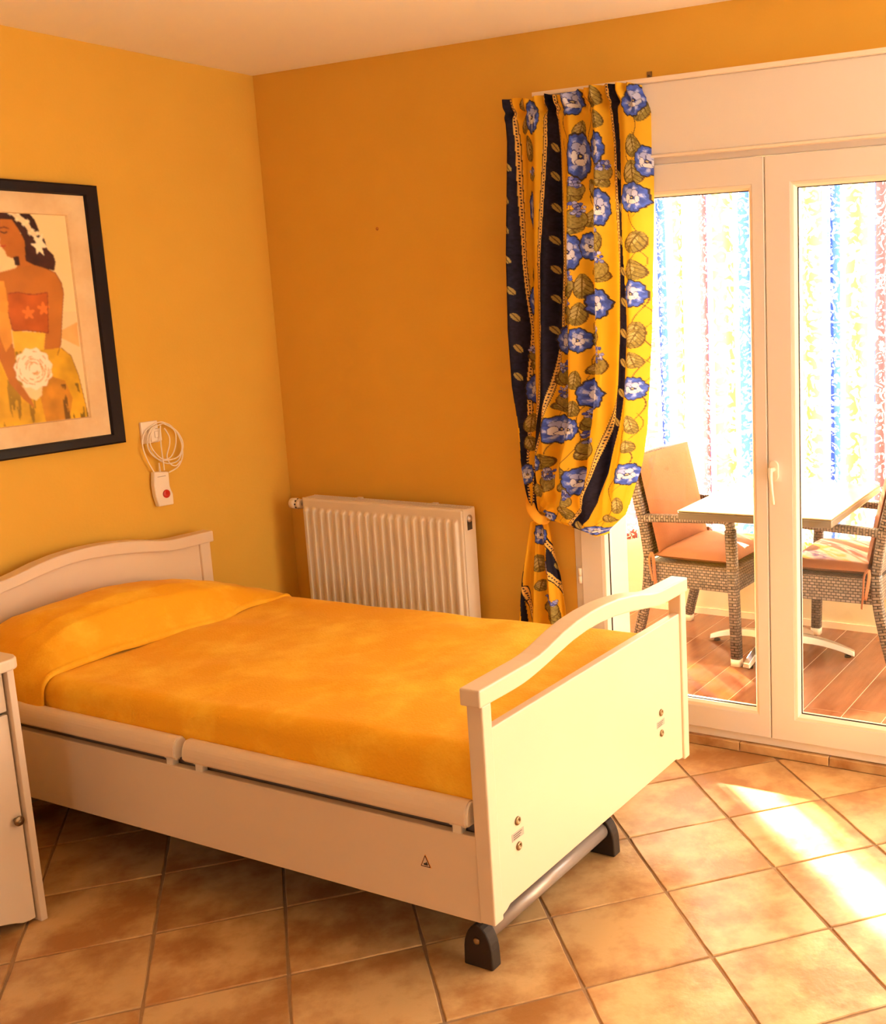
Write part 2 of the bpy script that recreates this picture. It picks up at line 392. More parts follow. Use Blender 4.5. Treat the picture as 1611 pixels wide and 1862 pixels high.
for i in range(-18, 19):
    for j in range(-16, 22):
        cx = TX+S*((i+.5)*e1[0]+(j+.5)*e2[0]); cy = TY+S*((i+.5)*e1[1]+(j+.5)*e2[1])
        h = S/2-GAP; R_ = Matrix.Rotation(TA, 2)
        cs = [(cx+(R_ @ Vector(c))[0], cy+(R_ @ Vector(c))[1]) for c in ((-h, -h), (h, -h), (h, h), (-h, h))]
        if cx < -.3 or cx > RX+.3 or cy > .3 or cy < RY-.3: continue
        if all(.012 < x < RX-.012 and RY+.012 < y < -.012 for x, y in cs):
            o = bpy.data.objects.new('tile', random.choice(TM)); o.location = (cx, cy, random.uniform(-.0004, .0004))
            o.rotation_euler = (random.uniform(-.0009, .0009), random.uniform(-.0009, .0009), TA+random.choice((0, PI/2, PI, -PI/2))); link(o, fl)
        else:
            p = clip(cs, .012, RX-.012, RY+.012, -.012)
            if len(p) < 3: continue
            A = abs(sum(p[k-1][0]*p[k][1]-p[k][0]*p[k-1][1] for k in range(len(p))))/2
            if A < .0012: continue
            q = [(x-cx, y-cy) for x, y in p]; o = MB().prism(q, -.008, 0, 'xy').build('tile', M_TILE, fl, loc=(cx, cy, 0))

# terracotta skirting, one piece after another
def skirting(name, pieces):
    b = empty(name); tag(b, kind='structure')
    for x0, x1, y0, y1 in pieces:
        MB().box(x0, x1, y0, y1, 0, .075).build('skirting_tile', M_TILE, b, bevel=.003, seg=1)
ps = []; x = .012
while x < DX0-.05: ps.append((x, min(x+.325, DX0-.002), -.011, -.001)); x += .329
skirting('baseboard_back', ps)
ps = []; y = -.014
while y > RY+.3: ps.append((.001, .011, y-.325, y)); y -= .329
skirting('baseboard_left', ps)
b = empty('baseboard_door'); tag(b, kind='structure')
for x in (1.405, 1.728, 2.057, 2.386, 2.715):
    MB().box(x, min(x+.326, 2.995), -.012, .02, .0, .034).build('skirting_tile', M_TILE, b, bevel=.003, seg=1)

# ------------------------------------------------------------------ french door
dr = empty('door_1', (2.18, 0, 0)); tag(dr, kind='structure')
def DR(m, n, mt, parent=None, **k):
    m.v = [(x-2.18, y, z) for x, y, z in m.v]; return m.build(n, mt, parent or dr, **k)
m = MB().ring([(1.405, 2.995, .037, 2.06, .0), (1.452, 2.948, .066, 2.022, .0), (1.452, 2.948, .066, 2.022, .06), (1.405, 2.995, .037, 2.06, .06)])
DR(m, 'door_frame', M_PVC, bevel=.003)
def leaf(x0, x1, g0, g1, yf, nm):
    z0, z1, gz0, gz1 = .0685, 2.0195, .168, 1.918
    o = DR(MB().ring([(x0, x1, z0, z1, yf), (g0-.016, g1+.016, gz0-.018, gz1+.016, yf), (g0-.016, g1+.016, gz0-.018, gz1+.016, yf+.05), (x0, x1, z0, z1, yf+.05)]), 'door_leaf', M_PVC, bevel=.003)
    DR(MB().ring([(g0-.016, g1+.016, gz0-.018, gz1+.016, yf+.001), (g0-.007, g1+.007, gz0-.008, gz1+.007, yf+.003), (g0, g1, gz0, gz1, yf+.014), (g0, g1, gz0, gz1, yf+.02), (g0-.016, g1+.016, gz0-.018, gz1+.016, yf+.02)]), 'glazing_bead', M_BEAD, o)
    DR(MB().ring([(g0-.004, g1+.004, gz0-.004, gz1+.004, yf+.020), (g0+.003, g1-.003, gz0+.003, gz1-.003, yf+.020), (g0+.003, g1-.003, gz0+.003, gz1-.003, yf+.024), (g0-.004, g1+.004, gz0-.004, gz1+.004, yf+.024)]), 'gasket', M_RUBBER, o)
    DR(MB().box(g0, g1, yf+.0245, yf+.0285, gz0, gz1), 'glass_pane', M_GLASS, o)
    DR(MB().ring([(g0-.016, g1+.016, gz0-.018, gz1+.016, yf+.03), (g0, g1, gz0, gz1, yf+.03), (g0-.004, g1+.004, gz0-.004, gz1+.004, yf+.05), (g0-.016, g1+.016, gz0-.018, gz1+.016, yf+.05)]), 'outer_bead', M_BEAD, o)
    return o
lf1 = leaf(1.438, 2.1755, 1.545, 2.118, -.012, 'left')
lf2 = leaf(2.1795, 2.962, 2.282, 2.86, -.012, 'right')
hd = MB(); hd.prism([(2.202+.015*math.cos(PI*k/10), 1.028+.018*math.sin(PI*k/10)) for k in range(11)]+[(2.202+.015*math.cos(PI+PI*k/10), .995+.018*math.sin(PI+PI*k/10)) for k in range(11)], -.022, -.012, 'xz')
hd.tube([(2.202, -.022, 1.018), (2.202, -.05, 1.018)], .008, 10)
hd.tube([(2.202, -.05, 1.026), (2.203, -.054, 1.0), (2.206, -.053, .955), (2.211, -.05, .905)], [1.15, 1.05, .85, .7], 10, flat=(.016, .012))
DR(hd, 'handle', M_BEAD, lf2, bevel=.002)
DR(MB().lathe([(.004, 0), (.005, -.004), (.0, -.005)], (2.192, -.0225, 1.0), 'y', 12), 'keyhole', M_CHROME, lf2)
for z in (.585, 1.75, .2):
    o = DR(MB().tube([(1.434, -.018, z-.028), (1.434, -.018, z-.001)], .0065, 10).tube([(1.434, -.018, z+.001), (1.434, -.018, z+.028)], .0065, 10), 'hinge', M_BEAD)
bx = MB().box(1.36, 3.05, -.032, 0, 2.05, 2.277).build('trim_1', M_PVC, bevel=.004); tag(bx, kind='structure')
MB().box(1.345, 3.065, -.052, 0, 2.277, 2.291).build('cover_strip', M_BEAD, bx, bevel=.002)
MB().box(1.36, 3.05, -.036, .0, 2.042, 2.05).build('bottom_lip', M_BEAD, bx, bevel=.002)

# ------------------------------------------------------------------ veranda
VX0, VX1, VY = -.6, 3.7, 1.49
vf = MB().box(VX0, VX1, WT, VY, -.1, -.0008).box(DX0, DX1, .02, WT, -.1, -.0008).build('veranda_floor', M_PGROUT); tag(vf, kind='structure')
PW = .155
for i in range(int((VX1-VX0)/PW)+1):
    x0 = 2.13-PW*20+i*PW
    if x0 < VX0 or x0+PW > VX1: continue
    ylo = WT+.004 if not (DX0 < x0 and x0+PW < DX1) else .024
    y = ylo; first = random.uniform(.3, .9); L = first
    while y < VY-.02:
        y1 = min(y+L, VY-.004)
        if y1-y > .03:
            MB().box(-PW/2+.0016, PW/2-.0016, 0, y1-y-.003, -.006, 0).build('plank_tile', M_PLANK, vf, loc=(x0+PW/2, y, 0))
        y = y1; L = .9
o = MB().box(VX0, VX1, VY, VY+.12, -.1, .44).box(VX0, VX1, VY, VY+.12, 2.35, 2.5).build('wall_veranda_far', M_VWALL); tag(o, kind='structure')
MB().box(VX0, VX1, VY-.01, VY-.0005, 0, .032).build('skirting_tile', M_BEAD, o)
o = MB().box(VX0-.12, VX0, WT, VY+.12, -.1, 2.5).build('wall_veranda_left', M_VWALL); tag(o, kind='structure')
o = MB().box(VX1, VX1+.12, WT, VY+.12, -.1, .44).box(VX1, VX1+.12, WT, VY+.12, 2.35, 2.5).build('wall_veranda_right', M_VWALL); tag(o, kind='structure')
o = MB().box(VX0-.12, VX1+.12, WT, VY+.12, 2.5, 2.58).build('ceiling_veranda', M_VWALL); tag(o, kind='structure')
o = MB().box(DX0-.6, 1.462, WT-.003, WT+.004, 0, 2.5).build('trim_2', M_VWALL); tag(o, kind='structure')
o = MB().box(1.4625, 1.4685, .062, WT+.004, 0, 2.29).build('trim_3', M_VWALL); tag(o, kind='structure')
gnd = MB().box(-14, 18, VY+.13, 16, -.3, -.15).build('terrace_ground', M_OUT); tag(gnd, kind='structure')

# thin printed curtains along the veranda windows, with two slits the sun comes through
VCY = 1.44
def veranda_curtain(xa, xb, amp, ph, label, low_from=None, low_a=0):
    # low_a: how far the left edge spreads further left below the height low_from
    nu = max(8, int((xb-xa)/.012)); nv = 60; V = np.zeros((nv+1, nu+1, 3)); uv = np.zeros((nv+1, nu+1, 2))
    s_ = np.linspace(0, 1, nu+1)
    for j in range(nv+1):
        z = 2.40-(2.40-.37)*j/nv; k = .55+.45*j/nv
        xl_ = xa-(low_a*min(1, max(0, (low_from+.02-z)/.04)) if low_from else 0); xs = xl_+(xb-xl_)*s_
        V[j, :, 0] = xs+.008*np.sin(xs*61+ph)*k; V[j, :, 1] = VCY+amp*k*np.sin(xs*50+ph+.5*np.sin(xs*9)); V[j, :, 2] = z+.004*np.sin(xs*50)
        uv[j, :, 0] = xs; uv[j, :, 1] = z
    o = grid_object('veranda_curtain', V, nu, nv, M_SHEER, uv=uv)
    tag(o, label, 'curtain', None); return o
veranda_curtain(-.56, .245, .02, 0, 'sheer printed curtain at the far left end of the veranda window')
veranda_curtain(.385, 1.19, .02, 1.2, 'backlit printed curtain right beside the tied curtain, behind the left wicker backrest')
veranda_curtain(1.262, 1.905, .02, .6, 'backlit printed curtain behind the middle of the veranda table', .68, .07)
veranda_curtain(1.915, 2.72, .02, 2.6, 'backlit printed curtain seen through the right door pane')  # stops short out of view so sun reaches the added window and bounces
rd = MB().tube([(VX0+.01, VCY, 2.42), (VX1-.01, VCY, 2.42)], .012, 10).build('curtain_rod', M_ALU); tag(rd, 'metal curtain rod above the veranda curtains', 'curtain rod')

# ------------------------------------------------------------------ bed
BX, BYL, BYR, FX, HX = 0, -1.547, -.520, 2.11, .10
YC = (BYL+BYR)/2
bed = empty('hospital_bed', (1.08, YC, 0)); tag(bed, 'cream adjustable bed with arched headboard and footboard, lowered side rails', 'bed')
def B(m, n, mt, parent=None, **k):
    m.v = [(x-1.08, y-YC, z) for x, y, z in m.v]; return m.build(n, mt, parent or bed, **k)
top = [(-1.557, .766), (-1.409, .768), (-1.36, .7685), (-1.315, .772), (-1.274, .780), (-1.21, .795), (-1.145, .8055), (-1.07, .811), (-1.0, .811), (-.93, .8065), (-.85, .796), (-.79, .784), (-.745, .773), (-.70, .7665), (-.66, .765), (-.51, .763)]
bot = [(-1.557, .725), (-1.436, .724), (-1.39, .725), (-1.352, .729), (-1.30, .737), (-1.238, .749), (-1.17, .761), (-1.099, .768), (-1.03, .769), (-.959, .765), (-.88, .755), (-.80, .742), (-.74, .731), (-.70, .725), (-.66, .722), (-.51, .721)]
def rail_arch(x0, x1, name, inset=.0):
    m = MB(); n = len(top); v = []
    def edge(L, y): return np.interp(y, [a for a, b in L], [b for a, b in L])
    ys = np.linspace(-1.557, -.51, 49); n = len(ys)
    for x, s in ((x0, 1), (x1, 1)):
        for y in ys: v.append((x, y, float(edge(top, y))))
        for y in ys: v.append((x, y, float(edge(bot, y))))
    f = []
    for i in range(n-1):
        f += [(i, i+1, i+1+n, i+n), (2*n+i, 3*n+i, 3*n+i+1, 2*n+i+1), (i, 2*n+i, 2*n+i+1, i+1), (n+i, n+i+1, 3*n+i+1, 3*n+i)]
    f += [(0, n, 3*n, 2*n), (n-1, 3*n-1, 4*n-1, 2*n-1)]
    m.add(v, f)
    return B(m, name, M_WHITE, bevel=.004, seg=2)
rail_arch(2.058, 2.113, 'footboard_rail')
for y0, y1 in ((BYL, BYL+.035), (BYR-.035, BYR)):
    B(MB().box(2.067, 2.11, y0, y1, .2, .726), 'footboard_post', M_WHITE, bevel=.004)
B(MB().prism([(BYL+.035, .205), (-1.49, .21), (-1.475, .218), (-.60, .218), (-.585, .21), (BYR-.035, .205), (BYR-.035, .662), (BYL+.035, .662)], 2.079, 2.104, 'yz'), 'footboard_panel', M_WHITE, bevel=.003)
for y, z in ((-1.431, .405), (-1.431, .342), (-.693, .401), (-.693, .338)):
    o = B(MB().lathe([(.0105, 0), (.0105, .003), (.008, .0045), (.0045, .0045), (.004, .002), (.0, .002)], (2.104, y, z), 'x', 18), 'screw_cover', M_CHROME)
for y, z in ((-1.432, .371), (-.696, .369)):
    o = B(MB().box(2.104, 2.1047, y-.024, y+.024, z-.0095, z+.0095), 'rating_label', M_PRINT); o['label'] = 'small grey rating label'
    for k in range(3): B(MB().box(2.1047, 2.1051, y-.019, y+.008+.004*k, z-.006+k*.005, z-.0045+k*.005), 'label_print', M_BLK, o)
# headboard
rail_arch(.055, .11, 'headboard_rail')
for y0, y1 in ((BYL, BYL+.045), (BYR-.045, BYR)):
    B(MB().box(.062, .10, y0, y1, .2, .723), 'headboard_post', M_WHITE, bevel=.004)
m = MB(); ys = np.linspace(BYL+.045, BYR-.045, 30)
pz = [(float(y), float(np.interp(y, [a for a, b in bot], [b for a, b in bot]))+.004) for y in ys]
m.prism([(float(ys[0]), .22)]+[(float(ys[-1]), .22)]+pz[::-1], .07, .09, 'yz'); B(m, 'headboard_panel', M_WHITE)
# side panels, rails
for s, y in ((-1, BYL+.008), (1, BYR-.008)):
    sp = B(MB().box(.101, 2.066, min(y, y-s*.022), max(y, y-s*.022), .193, .405), 'side_panel', M_WHITE, bevel=.003)
    yo = y+s*-.012
    for x0, x1 in ((.14, 1.105), (1.13, 2.052)):
        yc = y-s*.012
        prof = []
        m = MB(); P = []
        for k in range(17):
            a = PI*(k/16); P.append((yc+.026*math.cos(a), .437+.05*math.sin(a)**.8))
        P += [(yc-.02, .430), (yc+.02, .430)]
        m.prism(P, x0+.006, x1-.006, 'yz'); r = B(m, 'side_rail', M_WHITE, bevel=.002)
        for xe in (x0, x1-.012):
            Q = [(yc+(a-yc)*.9, .437+(b-.437)*.94) for a, b in P]
            B(MB().prism(Q, xe, xe+.012, 'yz'), 'end_cap', M_RAD, r, bevel=.002)
        for xe in (x0+.03, x1-.055):
            B(MB().box(xe, xe+.026, yc-.010, yc+.010, .385, .436).box(xe-.012, xe+.038, yc-.006, yc+.006, .418, .436), 'rail_bracket', M_RAD, r, bevel=.003)
    B(MB().box(.13, 2.05, y-s*.040, y-s*.030, .36, .425), 'inner_rail', M_STEEL)
B(MB().box(.13, 2.05, BYL+.06, BYR-.06, .40, .43), 'mattress_platform', M_DARK)
m = MB()
for x in (.55, 1.55): m.box(x, x+.04, BYL+.1, BYR-.1, .3, .36)
for y in (BYL+.22, BYR-.26): m.box(.25, 1.98, y, y+.04, .26, .30)
m.tube([(.5, YC, .12), (1.2, YC, .33)], .02, 8); m.tube([(1.1, YC+.2, .10), (1.7, YC+.2, .30)], .016, 8)
m.box(.36, 1.78, YC+.12, BYR-.12, .07, .32)  # extra box, not a known part: blocks light to darken the floor under the bed
B(m, 'lifting_frame_and_light_block', M_DARK)
for xx, nm in ((1.974, 0), (.17, 0)):
    ya, yb = -1.444, -.807
    fb = B(MB().tube([(xx, ya+.03, .075), (xx, yb-.03, .075)], .0235, 20), 'foot_tube', M_STEEL)
    B(MB().box(xx-.035, xx-.01, ya+.10, yb-.14, .085, .215), 'foot_bracket', M_DARK, fb)
    for y, s in ((ya, 1), (yb, -1)):
        P = [(xx-.043, 0), (xx+.043, 0)]
        for k in range(13):
            a = PI*k/12; P.append((xx+.041*math.cos(a)*(1-.12*math.sin(a)), .05+.062*math.sin(a)))
        rf = B(MB().prism(P, y, y+s*.036, 'xz'), 'rubber_foot', M_RUBBER, fb, bevel=.004)
    B(MB().lathe([(.009, 0), (.009, -.003), (.006, -.005), (0, -.006)], (xx, ya, .072), 'y', 16), 'foot_bolt', M_CHROME, fb)
st = B(MB().prism([(1.899, .301), (1.931, .301), (1.915, .333)], BYL+.0073, BYL+.008, 'xz'), 'warning_sticker', M_YEL); st['label'] = 'orange triangle crush warning sticker'
ms = MB(); T3 = [(1.902, .3025), (1.928, .3025), (1.915, .3295)]
m = MB().prism([(1.9035, .3035), (1.9265, .3035), (1.915, .328)], BYL+.0068, BYL+.0073, 'xz'); B(m, 'sticker_ground', M_WHITE, st)
m = MB()
for a, b in ((0, 1), (1, 2), (2, 0)):
    p, q = T3[a], T3[b]; m.tube([(p[0], BYL+.0068, p[1]), (q[0], BYL+.0068, q[1])], .0009, 5)
m.prism([(1.910, .306), (1.9215, .306), (1.9215, .310), (1.918, .315), (1.915, .311), (1.910, .3105)], BYL+.0062, BYL+.0068, 'xz')
B(m, 'sticker_print', M_BLK, st)
# coiled control cable hanging under the bed
P = []
for k in range(900):
    t = k/899; x = .50+.62*t; y = -1.30+.12*t; z = .20-.14*math.sin(PI*(.08+.84*t)); a = k*.62
    P.append((x, y+.011*math.cos(a), z+.011*math.sin(a)))
B(MB().tube(P, .0026, 5), 'coiled_cable', M_RUBBER)

# ------------------------------------------------------------------ gold velour coverlet, pulled over the pillow
def cover_section(topz, yl, yr, zb, n, x, lift=0):
    # outline across the bed from the near hem over the top to the far hem
    r = .045; pts = []
    L = [zb, topz-r]
    a = np.linspace(0, 1, n+1); tot = (topz-r-zb)*2+PI*r+(yr-yl-2*r); s = a*tot; out = np.zeros((n+1, 3))
    side = topz-r-zb; arc = PI*r/2; flat = yr-yl-2*r
    for i, d in enumerate(s):
        if d < side: y, z = yl, zb+d
        elif d < side+arc: t = (d-side)/r; y, z = yl+r-r*math.cos(t), topz-r+r*math.sin(t)
        elif d < side+arc+flat: y, z = yl+r+(d-side-arc), topz
        elif d < side+2*arc+flat: t = (d-side-arc-flat)/r; y, z = yr-r+r*math.sin(t), topz-r+r*math.cos(t)
        else: y, z = yr, topz-r-(d-side-2*arc-flat)
        out[i] = (x, y, z)
    return out
nx, ny = 150, 130; YA, YB = -1.512, -.552
V = np.zeros((nx+1, ny+1, 3))
for i in range(nx+1):
    x = .13+(2.052-.13)*i/nx; tz = .562+.033*max(0, (x-.4)/1.6)
    V[i] = cover_section(tz, YA, YB, .452, ny, x)
    y, z = V[i, :, 1].copy(), V[i, :, 2].copy()
    V[i, :, 2] += (.006*vn(x, y*1.4, 7, 2))*(z > .5)
    hang = np.clip((.535-z)/.08, 0, 1)
    V[i, :, 1] += np.where(y < YC, -1, 1)*hang*(.003+.006*vn(x, y*0, 26, 2)*hang)
cov = grid_object('coverlet', V-np.array([1.08, YC, 0]), ny, nx, M_VELOUR); cov.location = (1.08, YC, 0)
tag(cov, 'gold velour coverlet spread over the bed and pillow', 'bedspread')
nxp = 60; V = np.zeros((nxp+1, ny+1, 3))
hy = [(-1.53, .0), (-1.50, .012), (-1.44, .072), (-1.35, .108), (-1.22, .122), (-1.08, .126), (-.94, .116), (-.80, .090), (-.70, .055), (-.62, .020), (-.55, .0)]
for i in range(nxp+1):
    t = i/nxp; xb = .125+(.545-.125)*t
    V[i] = cover_section(.570, YA-.006, YB+.004, .447, ny, xb)
    y, z = V[i, :, 1].copy(), V[i, :, 2].copy()
    prof = np.interp(t, [0, .1, .25, .42, .6, .75, .88, .96, 1], [.60, .80, .93, 1.0, 1.0, .84, .40, .10, .0])
    hump = np.interp(y, [a for a, b in hy], [b for a, b in hy]); k = np.clip((z-.50)/.06, 0, 1)
    V[i, :, 2] += hump*prof*k + .005*vn(xb, y, 16, 2)*k
    if i == nxp: V[i, :, 2] -= .006*k
    if i == nxp-1: V[i, :, 2] += .004*k
    # the folded edge wanders a little and bends toward the foot at the near side
    V[i, :, 0] += t*(.015*np.sin(y*6.5+1)+.03*np.clip((y+.75)/.2, 0, 1)*0-.03*np.exp(-((y+.75)/.09)**2))
    hang = np.clip((.535-z)/.08, 0, 1); V[i, :, 1] += np.where(y < YC, -1, 1)*hang*(.007+.006*vn(xb, y*0, 50, 1))
o = grid_object('pillow_fold', V-np.array([1.08, YC, 0]), ny, nxp, M_VELOUR, cov)
sd_ = o.modifiers.new('solid', 'SOLIDIFY'); sd_.thickness = .004; sd_.offset = 1

# ------------------------------------------------------------------ bedside cabinet
CX1, CYR, CW = .777, -1.742, .47
cab = empty('bedside_cabinet', (.55, CYR-CW/2, 0)); tag(cab, 'cream bedside cabinet with one drawer and a brass-knobbed door left of the bed', 'cabinet')
def K(m, n, mt, parent=None, **k):
    m.v = [(x-.55, y-(CYR-CW/2), z) for x, y, z in m.v]; return m.build(n, mt, parent or cab, **k)
for y0 in (CYR-.018, CYR-CW): K(MB().box(.33, CX1, y0, y0+.018, 0, .70), 'side_panel', M_WHITE, bevel=.002)
K(MB().box(.33, .345, CYR-CW+.019, CYR-.019, .05, .70), 'back_panel', M_WHITE)
K(MB().box(.345, .752, CYR-CW+.019, CYR-.019, .07, .088), 'shelf', M_WHITE)
P = [(.32, CYR+.012), (.80-.035, CYR+.012)]
for k in range(7):
    a = PI/2*(1-k/6); P.append((.765+.035*math.cos(a), CYR-.023+.035*math.sin(a)))
for k in range(7):
    a = -PI/2*k/6; P.append((.765+.035*math.cos(a), CYR-CW+.023+.035*math.sin(a)))
P += [(.32, CYR-CW-.012)]
K(MB().prism(P, .705, .735, 'xy'), 'cabinet_top', M_WHITE, bevel=.006, seg=3)
y0, y1 = CYR-CW+.023, CYR-.023
dw = K(MB().box(.748, .764, y0, y1, .592, .698), 'drawer', M_WHITE, bevel=.003)
K(MB().lathe([(.006, 0), (.005, .010), (.011, .014), (.0125, .019), (.009, .023), (0, .024)], (.764, (y0+y1)/2, .64), 'x', 20), 'knob', M_CHROME, dw)
ya = np.linspace(y0, y1, 25); yc = (y0+y1)/2; hw = (y1-y0)/2
low = [(float(y), .012+.045*max(0, math.cos(min(1, abs(y-yc)/hw/.85)*PI/2))**.8) for y in ya]
dd = K(MB().prism(low+[(y1, .584), (y0, .584)], .748, .764, 'yz'), 'door', M_WHITE, bevel=.003)
K(MB().lathe([(.006, 0), (.0055, .008), (.012, .011), (.0135, .016), (.012, .019), (.009, .0185), (.007, .021), (.004, .021), (0, .022)], (.764, -1.783, .300), 'x', 24), 'knob', M_CHROME, dd)

# curtain and picture prints: shapes in metres on their own surfaces
XL = [(1.249,2.312),(1.251,2.239),(1.258,2.129),(1.248,1.945),(1.235,1.719),(1.225,1.488),(1.231,1.291),(1.252,1.132),(1.276,0.971),(1.296,0.871),(1.321,0.811),(1.437,0.784),(1.523,0.758)]
N1A = [(1.256,2.311),(1.26,2.238),(1.262,2.129),(1.25,1.945),(1.24,1.719),(1.237,1.488),(1.243,1.291),(1.269,1.132),(1.283,0.972),(1.299,0.871),(1.324,0.811),(1.437,0.784),(1.523,0.758)]
N1B = [(1.267,2.31),(1.283,2.236),(1.292,2.126),(1.289,1.942),(1.289,1.717),(1.3,1.487),(1.284,1.292),(1.291,1.133),(1.293,0.972),(1.306,0.871),(1.329,0.811),(1.44,0.784),(1.526,0.758)]
N2A = [(1.414,2.295),(1.419,2.223),(1.417,2.116),(1.402,1.935),(1.383,1.713),(1.379,1.486),(1.361,1.292),(1.34,1.134),(1.317,0.973),(1.315,0.872),(1.331,0.811),(1.44,0.784),(1.526,0.758)]
N2B = [(1.451,2.291),(1.46,2.219),(1.463,2.112),(1.455,1.932),(1.446,1.711),(1.427,1.485),(1.393,1.293),(1.363,1.135),(1.333,0.974),(1.323,0.872),(1.333,0.812),(1.442,0.784),(1.526,0.758)]
N3A = [(1.666,2.268),(1.672,2.199),(1.68,2.094),(1.678,1.918),(1.68,1.702),(1.677,1.483),(1.663,1.296),(1.626,1.143),(1.579,0.986),(1.541,0.885),(1.488,0.822),(1.463,0.786),(1.528,0.758)]
N3B = [(1.697,2.265),(1.696,2.196),(1.7,2.092),(1.701,1.916),(1.705,1.701),(1.709,1.482),(1.695,1.296),(1.663,1.144),(1.621,0.988),(1.579,0.887),(1.54,0.825),(1.502,0.789),(1.533,0.759)]
XR = [(1.768,2.257),(1.794,2.187),(1.794,2.084),(1.786,1.911),(1.776,1.699),(1.768,1.481),(1.753,1.297),(1.736,1.146),(1.709,0.992),(1.672,0.893),(1.643,0.832),(1.602,0.796),(1.56,0.761)]
TOPL = [(1.238,2.246),(1.26,2.269),(1.303,2.276),(1.359,2.263),(1.413,2.277),(1.452,2.268),(1.506,2.264),(1.534,2.278),(1.592,2.276),(1.626,2.283),(1.692,2.279),(1.737,2.278),(1.769,2.271),(1.78,2.251)]
TAIL_L = [(1.32,0.821),(1.265,0.786),(1.246,0.681),(1.225,0.575),(1.209,0.467),(1.195,0.369),(1.182,0.248)]
TAIL_R = [(1.331,0.822),(1.342,0.792),(1.357,0.69),(1.378,0.589),(1.391,0.486),(1.398,0.392),(1.401,0.276)]
TN1 = [(1.271,0.826),(1.247,0.732),(1.238,0.637),(1.224,0.534),(1.222,0.38),(1.207,0.378),(1.213,0.533),(1.227,0.636),(1.239,0.731),(1.266,0.857)]
TN2 = [(1.331,0.744),(1.357,0.696),(1.381,0.611),(1.385,0.549),(1.371,0.561),(1.348,0.602),(1.332,0.626),(1.333,0.688)]
TD1 = [(1.226,0.534),(1.235,0.478),(1.262,0.375)]
TD2 = [(1.33,0.719),(1.356,0.678),(1.366,0.647)]
TD3 = [(1.331,0.61),(1.377,0.549),(1.388,0.525)]
ROSES = [(1.366,2.203,0.0227,0.0505),(1.521,2.24,0.0328,0.0429),(1.544,2.063,0.0293,0.0707),(1.611,2.081,0.0263,0.053),(1.622,1.889,0.0263,0.0565),(1.744,1.915,0.0328,0.0454),(1.504,1.749,0.0303,0.0581),(1.593,1.572,0.0444,0.0505),(1.454,1.468,0.0303,0.0303),(1.558,1.766,0.0192,0.0429),(1.737,1.603,0.0252,0.0429),(1.75,2.222,0.0263,0.048),(1.781,2.03,0.0212,0.0454),(1.346,1.896,0.0162,0.0581),(1.323,1.583,0.0182,0.053),(1.453,1.445,0.0351,0.0452),(1.518,1.45,0.0271,0.0396),(1.56,1.262,0.0452,0.0498),(1.416,1.136,0.0424,0.0464),(1.485,1.144,0.0254,0.0351),(1.514,0.961,0.0339,0.0452),(1.723,1.286,0.0226,0.0368),(1.682,0.987,0.0271,0.0368),(1.308,1.276,0.0215,0.0481),(1.546,0.778,0.0368,0.017),(1.382,0.827,0.0237,0.0237),(1.342,1.02,0.0215,0.0294),(1.295,0.975,0.017,0.0339),(1.306,0.742,0.0237,0.0351),(1.32,0.619,0.0085,0.0226)]
HYD = [(1.636,2.022,0.0227),(1.526,1.88,0.0278),(1.608,1.715,0.0303),(1.474,1.57,0.0252),(1.598,1.813,0.0227),(1.577,1.482,0.0227),(1.488,1.66,0.0252),(1.53,1.972,0.0202),(1.358,2.023,0.0151),(1.554,2.086,0.0177),(1.588,1.393,0.0339),(1.441,1.347,0.0283),(1.548,1.104,0.0294),(1.433,1.26,0.0254),(1.548,1.186,0.0226),(1.394,0.974,0.0254),(1.477,0.912,0.0198),(1.335,0.488,0.0283),(1.314,1.411,0.0198)]
LEAVES = [(1.61,2.246,0.0177,0.0353),(1.62,2.174,0.0177,0.0303),(1.548,2.148,0.0151,0.0303),(1.521,1.949,0.0227,0.0379),(1.587,1.949,0.0177,0.0404),(1.518,1.832,0.0278,0.0252),(1.631,1.975,0.0227,0.0202),(1.568,1.858,0.0177,0.0303),(1.602,1.774,0.0252,0.0404),(1.612,1.671,0.0328,0.0278),(1.483,1.625,0.0278,0.0404),(1.537,1.633,0.0202,0.0429),(1.472,1.524,0.0252,0.0252),(1.521,1.539,0.0227,0.0404),(1.75,2.079,0.0202,0.0379),(1.747,1.995,0.0252,0.0404),(1.746,1.772,0.0252,0.0379),(1.74,1.681,0.0252,0.0353),(1.738,1.476,0.0202,0.0353),(1.321,2.256,0.0151,0.0252),(1.329,2.182,0.0151,0.0303),(1.345,2.103,0.0177,0.0454),(1.335,1.685,0.0151,0.0404),(1.776,2.188,0.0151,0.0353),(1.571,1.45,0.0226,0.0283),(1.566,1.353,0.0339,0.0226),(1.501,1.313,0.0198,0.0339),(1.428,1.219,0.0283,0.0226),(1.492,1.214,0.0226,0.0283),(1.539,1.063,0.0283,0.0283),(1.461,1.007,0.0198,0.0339),(1.372,1.027,0.0339,0.0283),(1.458,0.941,0.0283,0.017),(1.43,1.318,0.0283,0.0283),(1.544,1.163,0.0226,0.0339),(1.736,1.454,0.0198,0.0339),(1.73,1.382,0.017,0.0283),(1.708,1.161,0.0113,0.0339),(1.692,1.086,0.0141,0.0226),(1.638,0.873,0.0113,0.0339),(1.602,0.824,0.017,0.017),(1.345,0.923,0.0283,0.0283),(1.46,0.851,0.0283,0.0283),(1.315,1.37,0.017,0.0283),(1.298,1.156,0.017,0.0339),(1.301,1.084,0.017,0.0283),(1.296,0.635,0.0226,0.0339),(1.298,0.55,0.017,0.0226),(1.347,0.445,0.0254,0.0339),(1.274,0.82,0.0113,0.0283)]
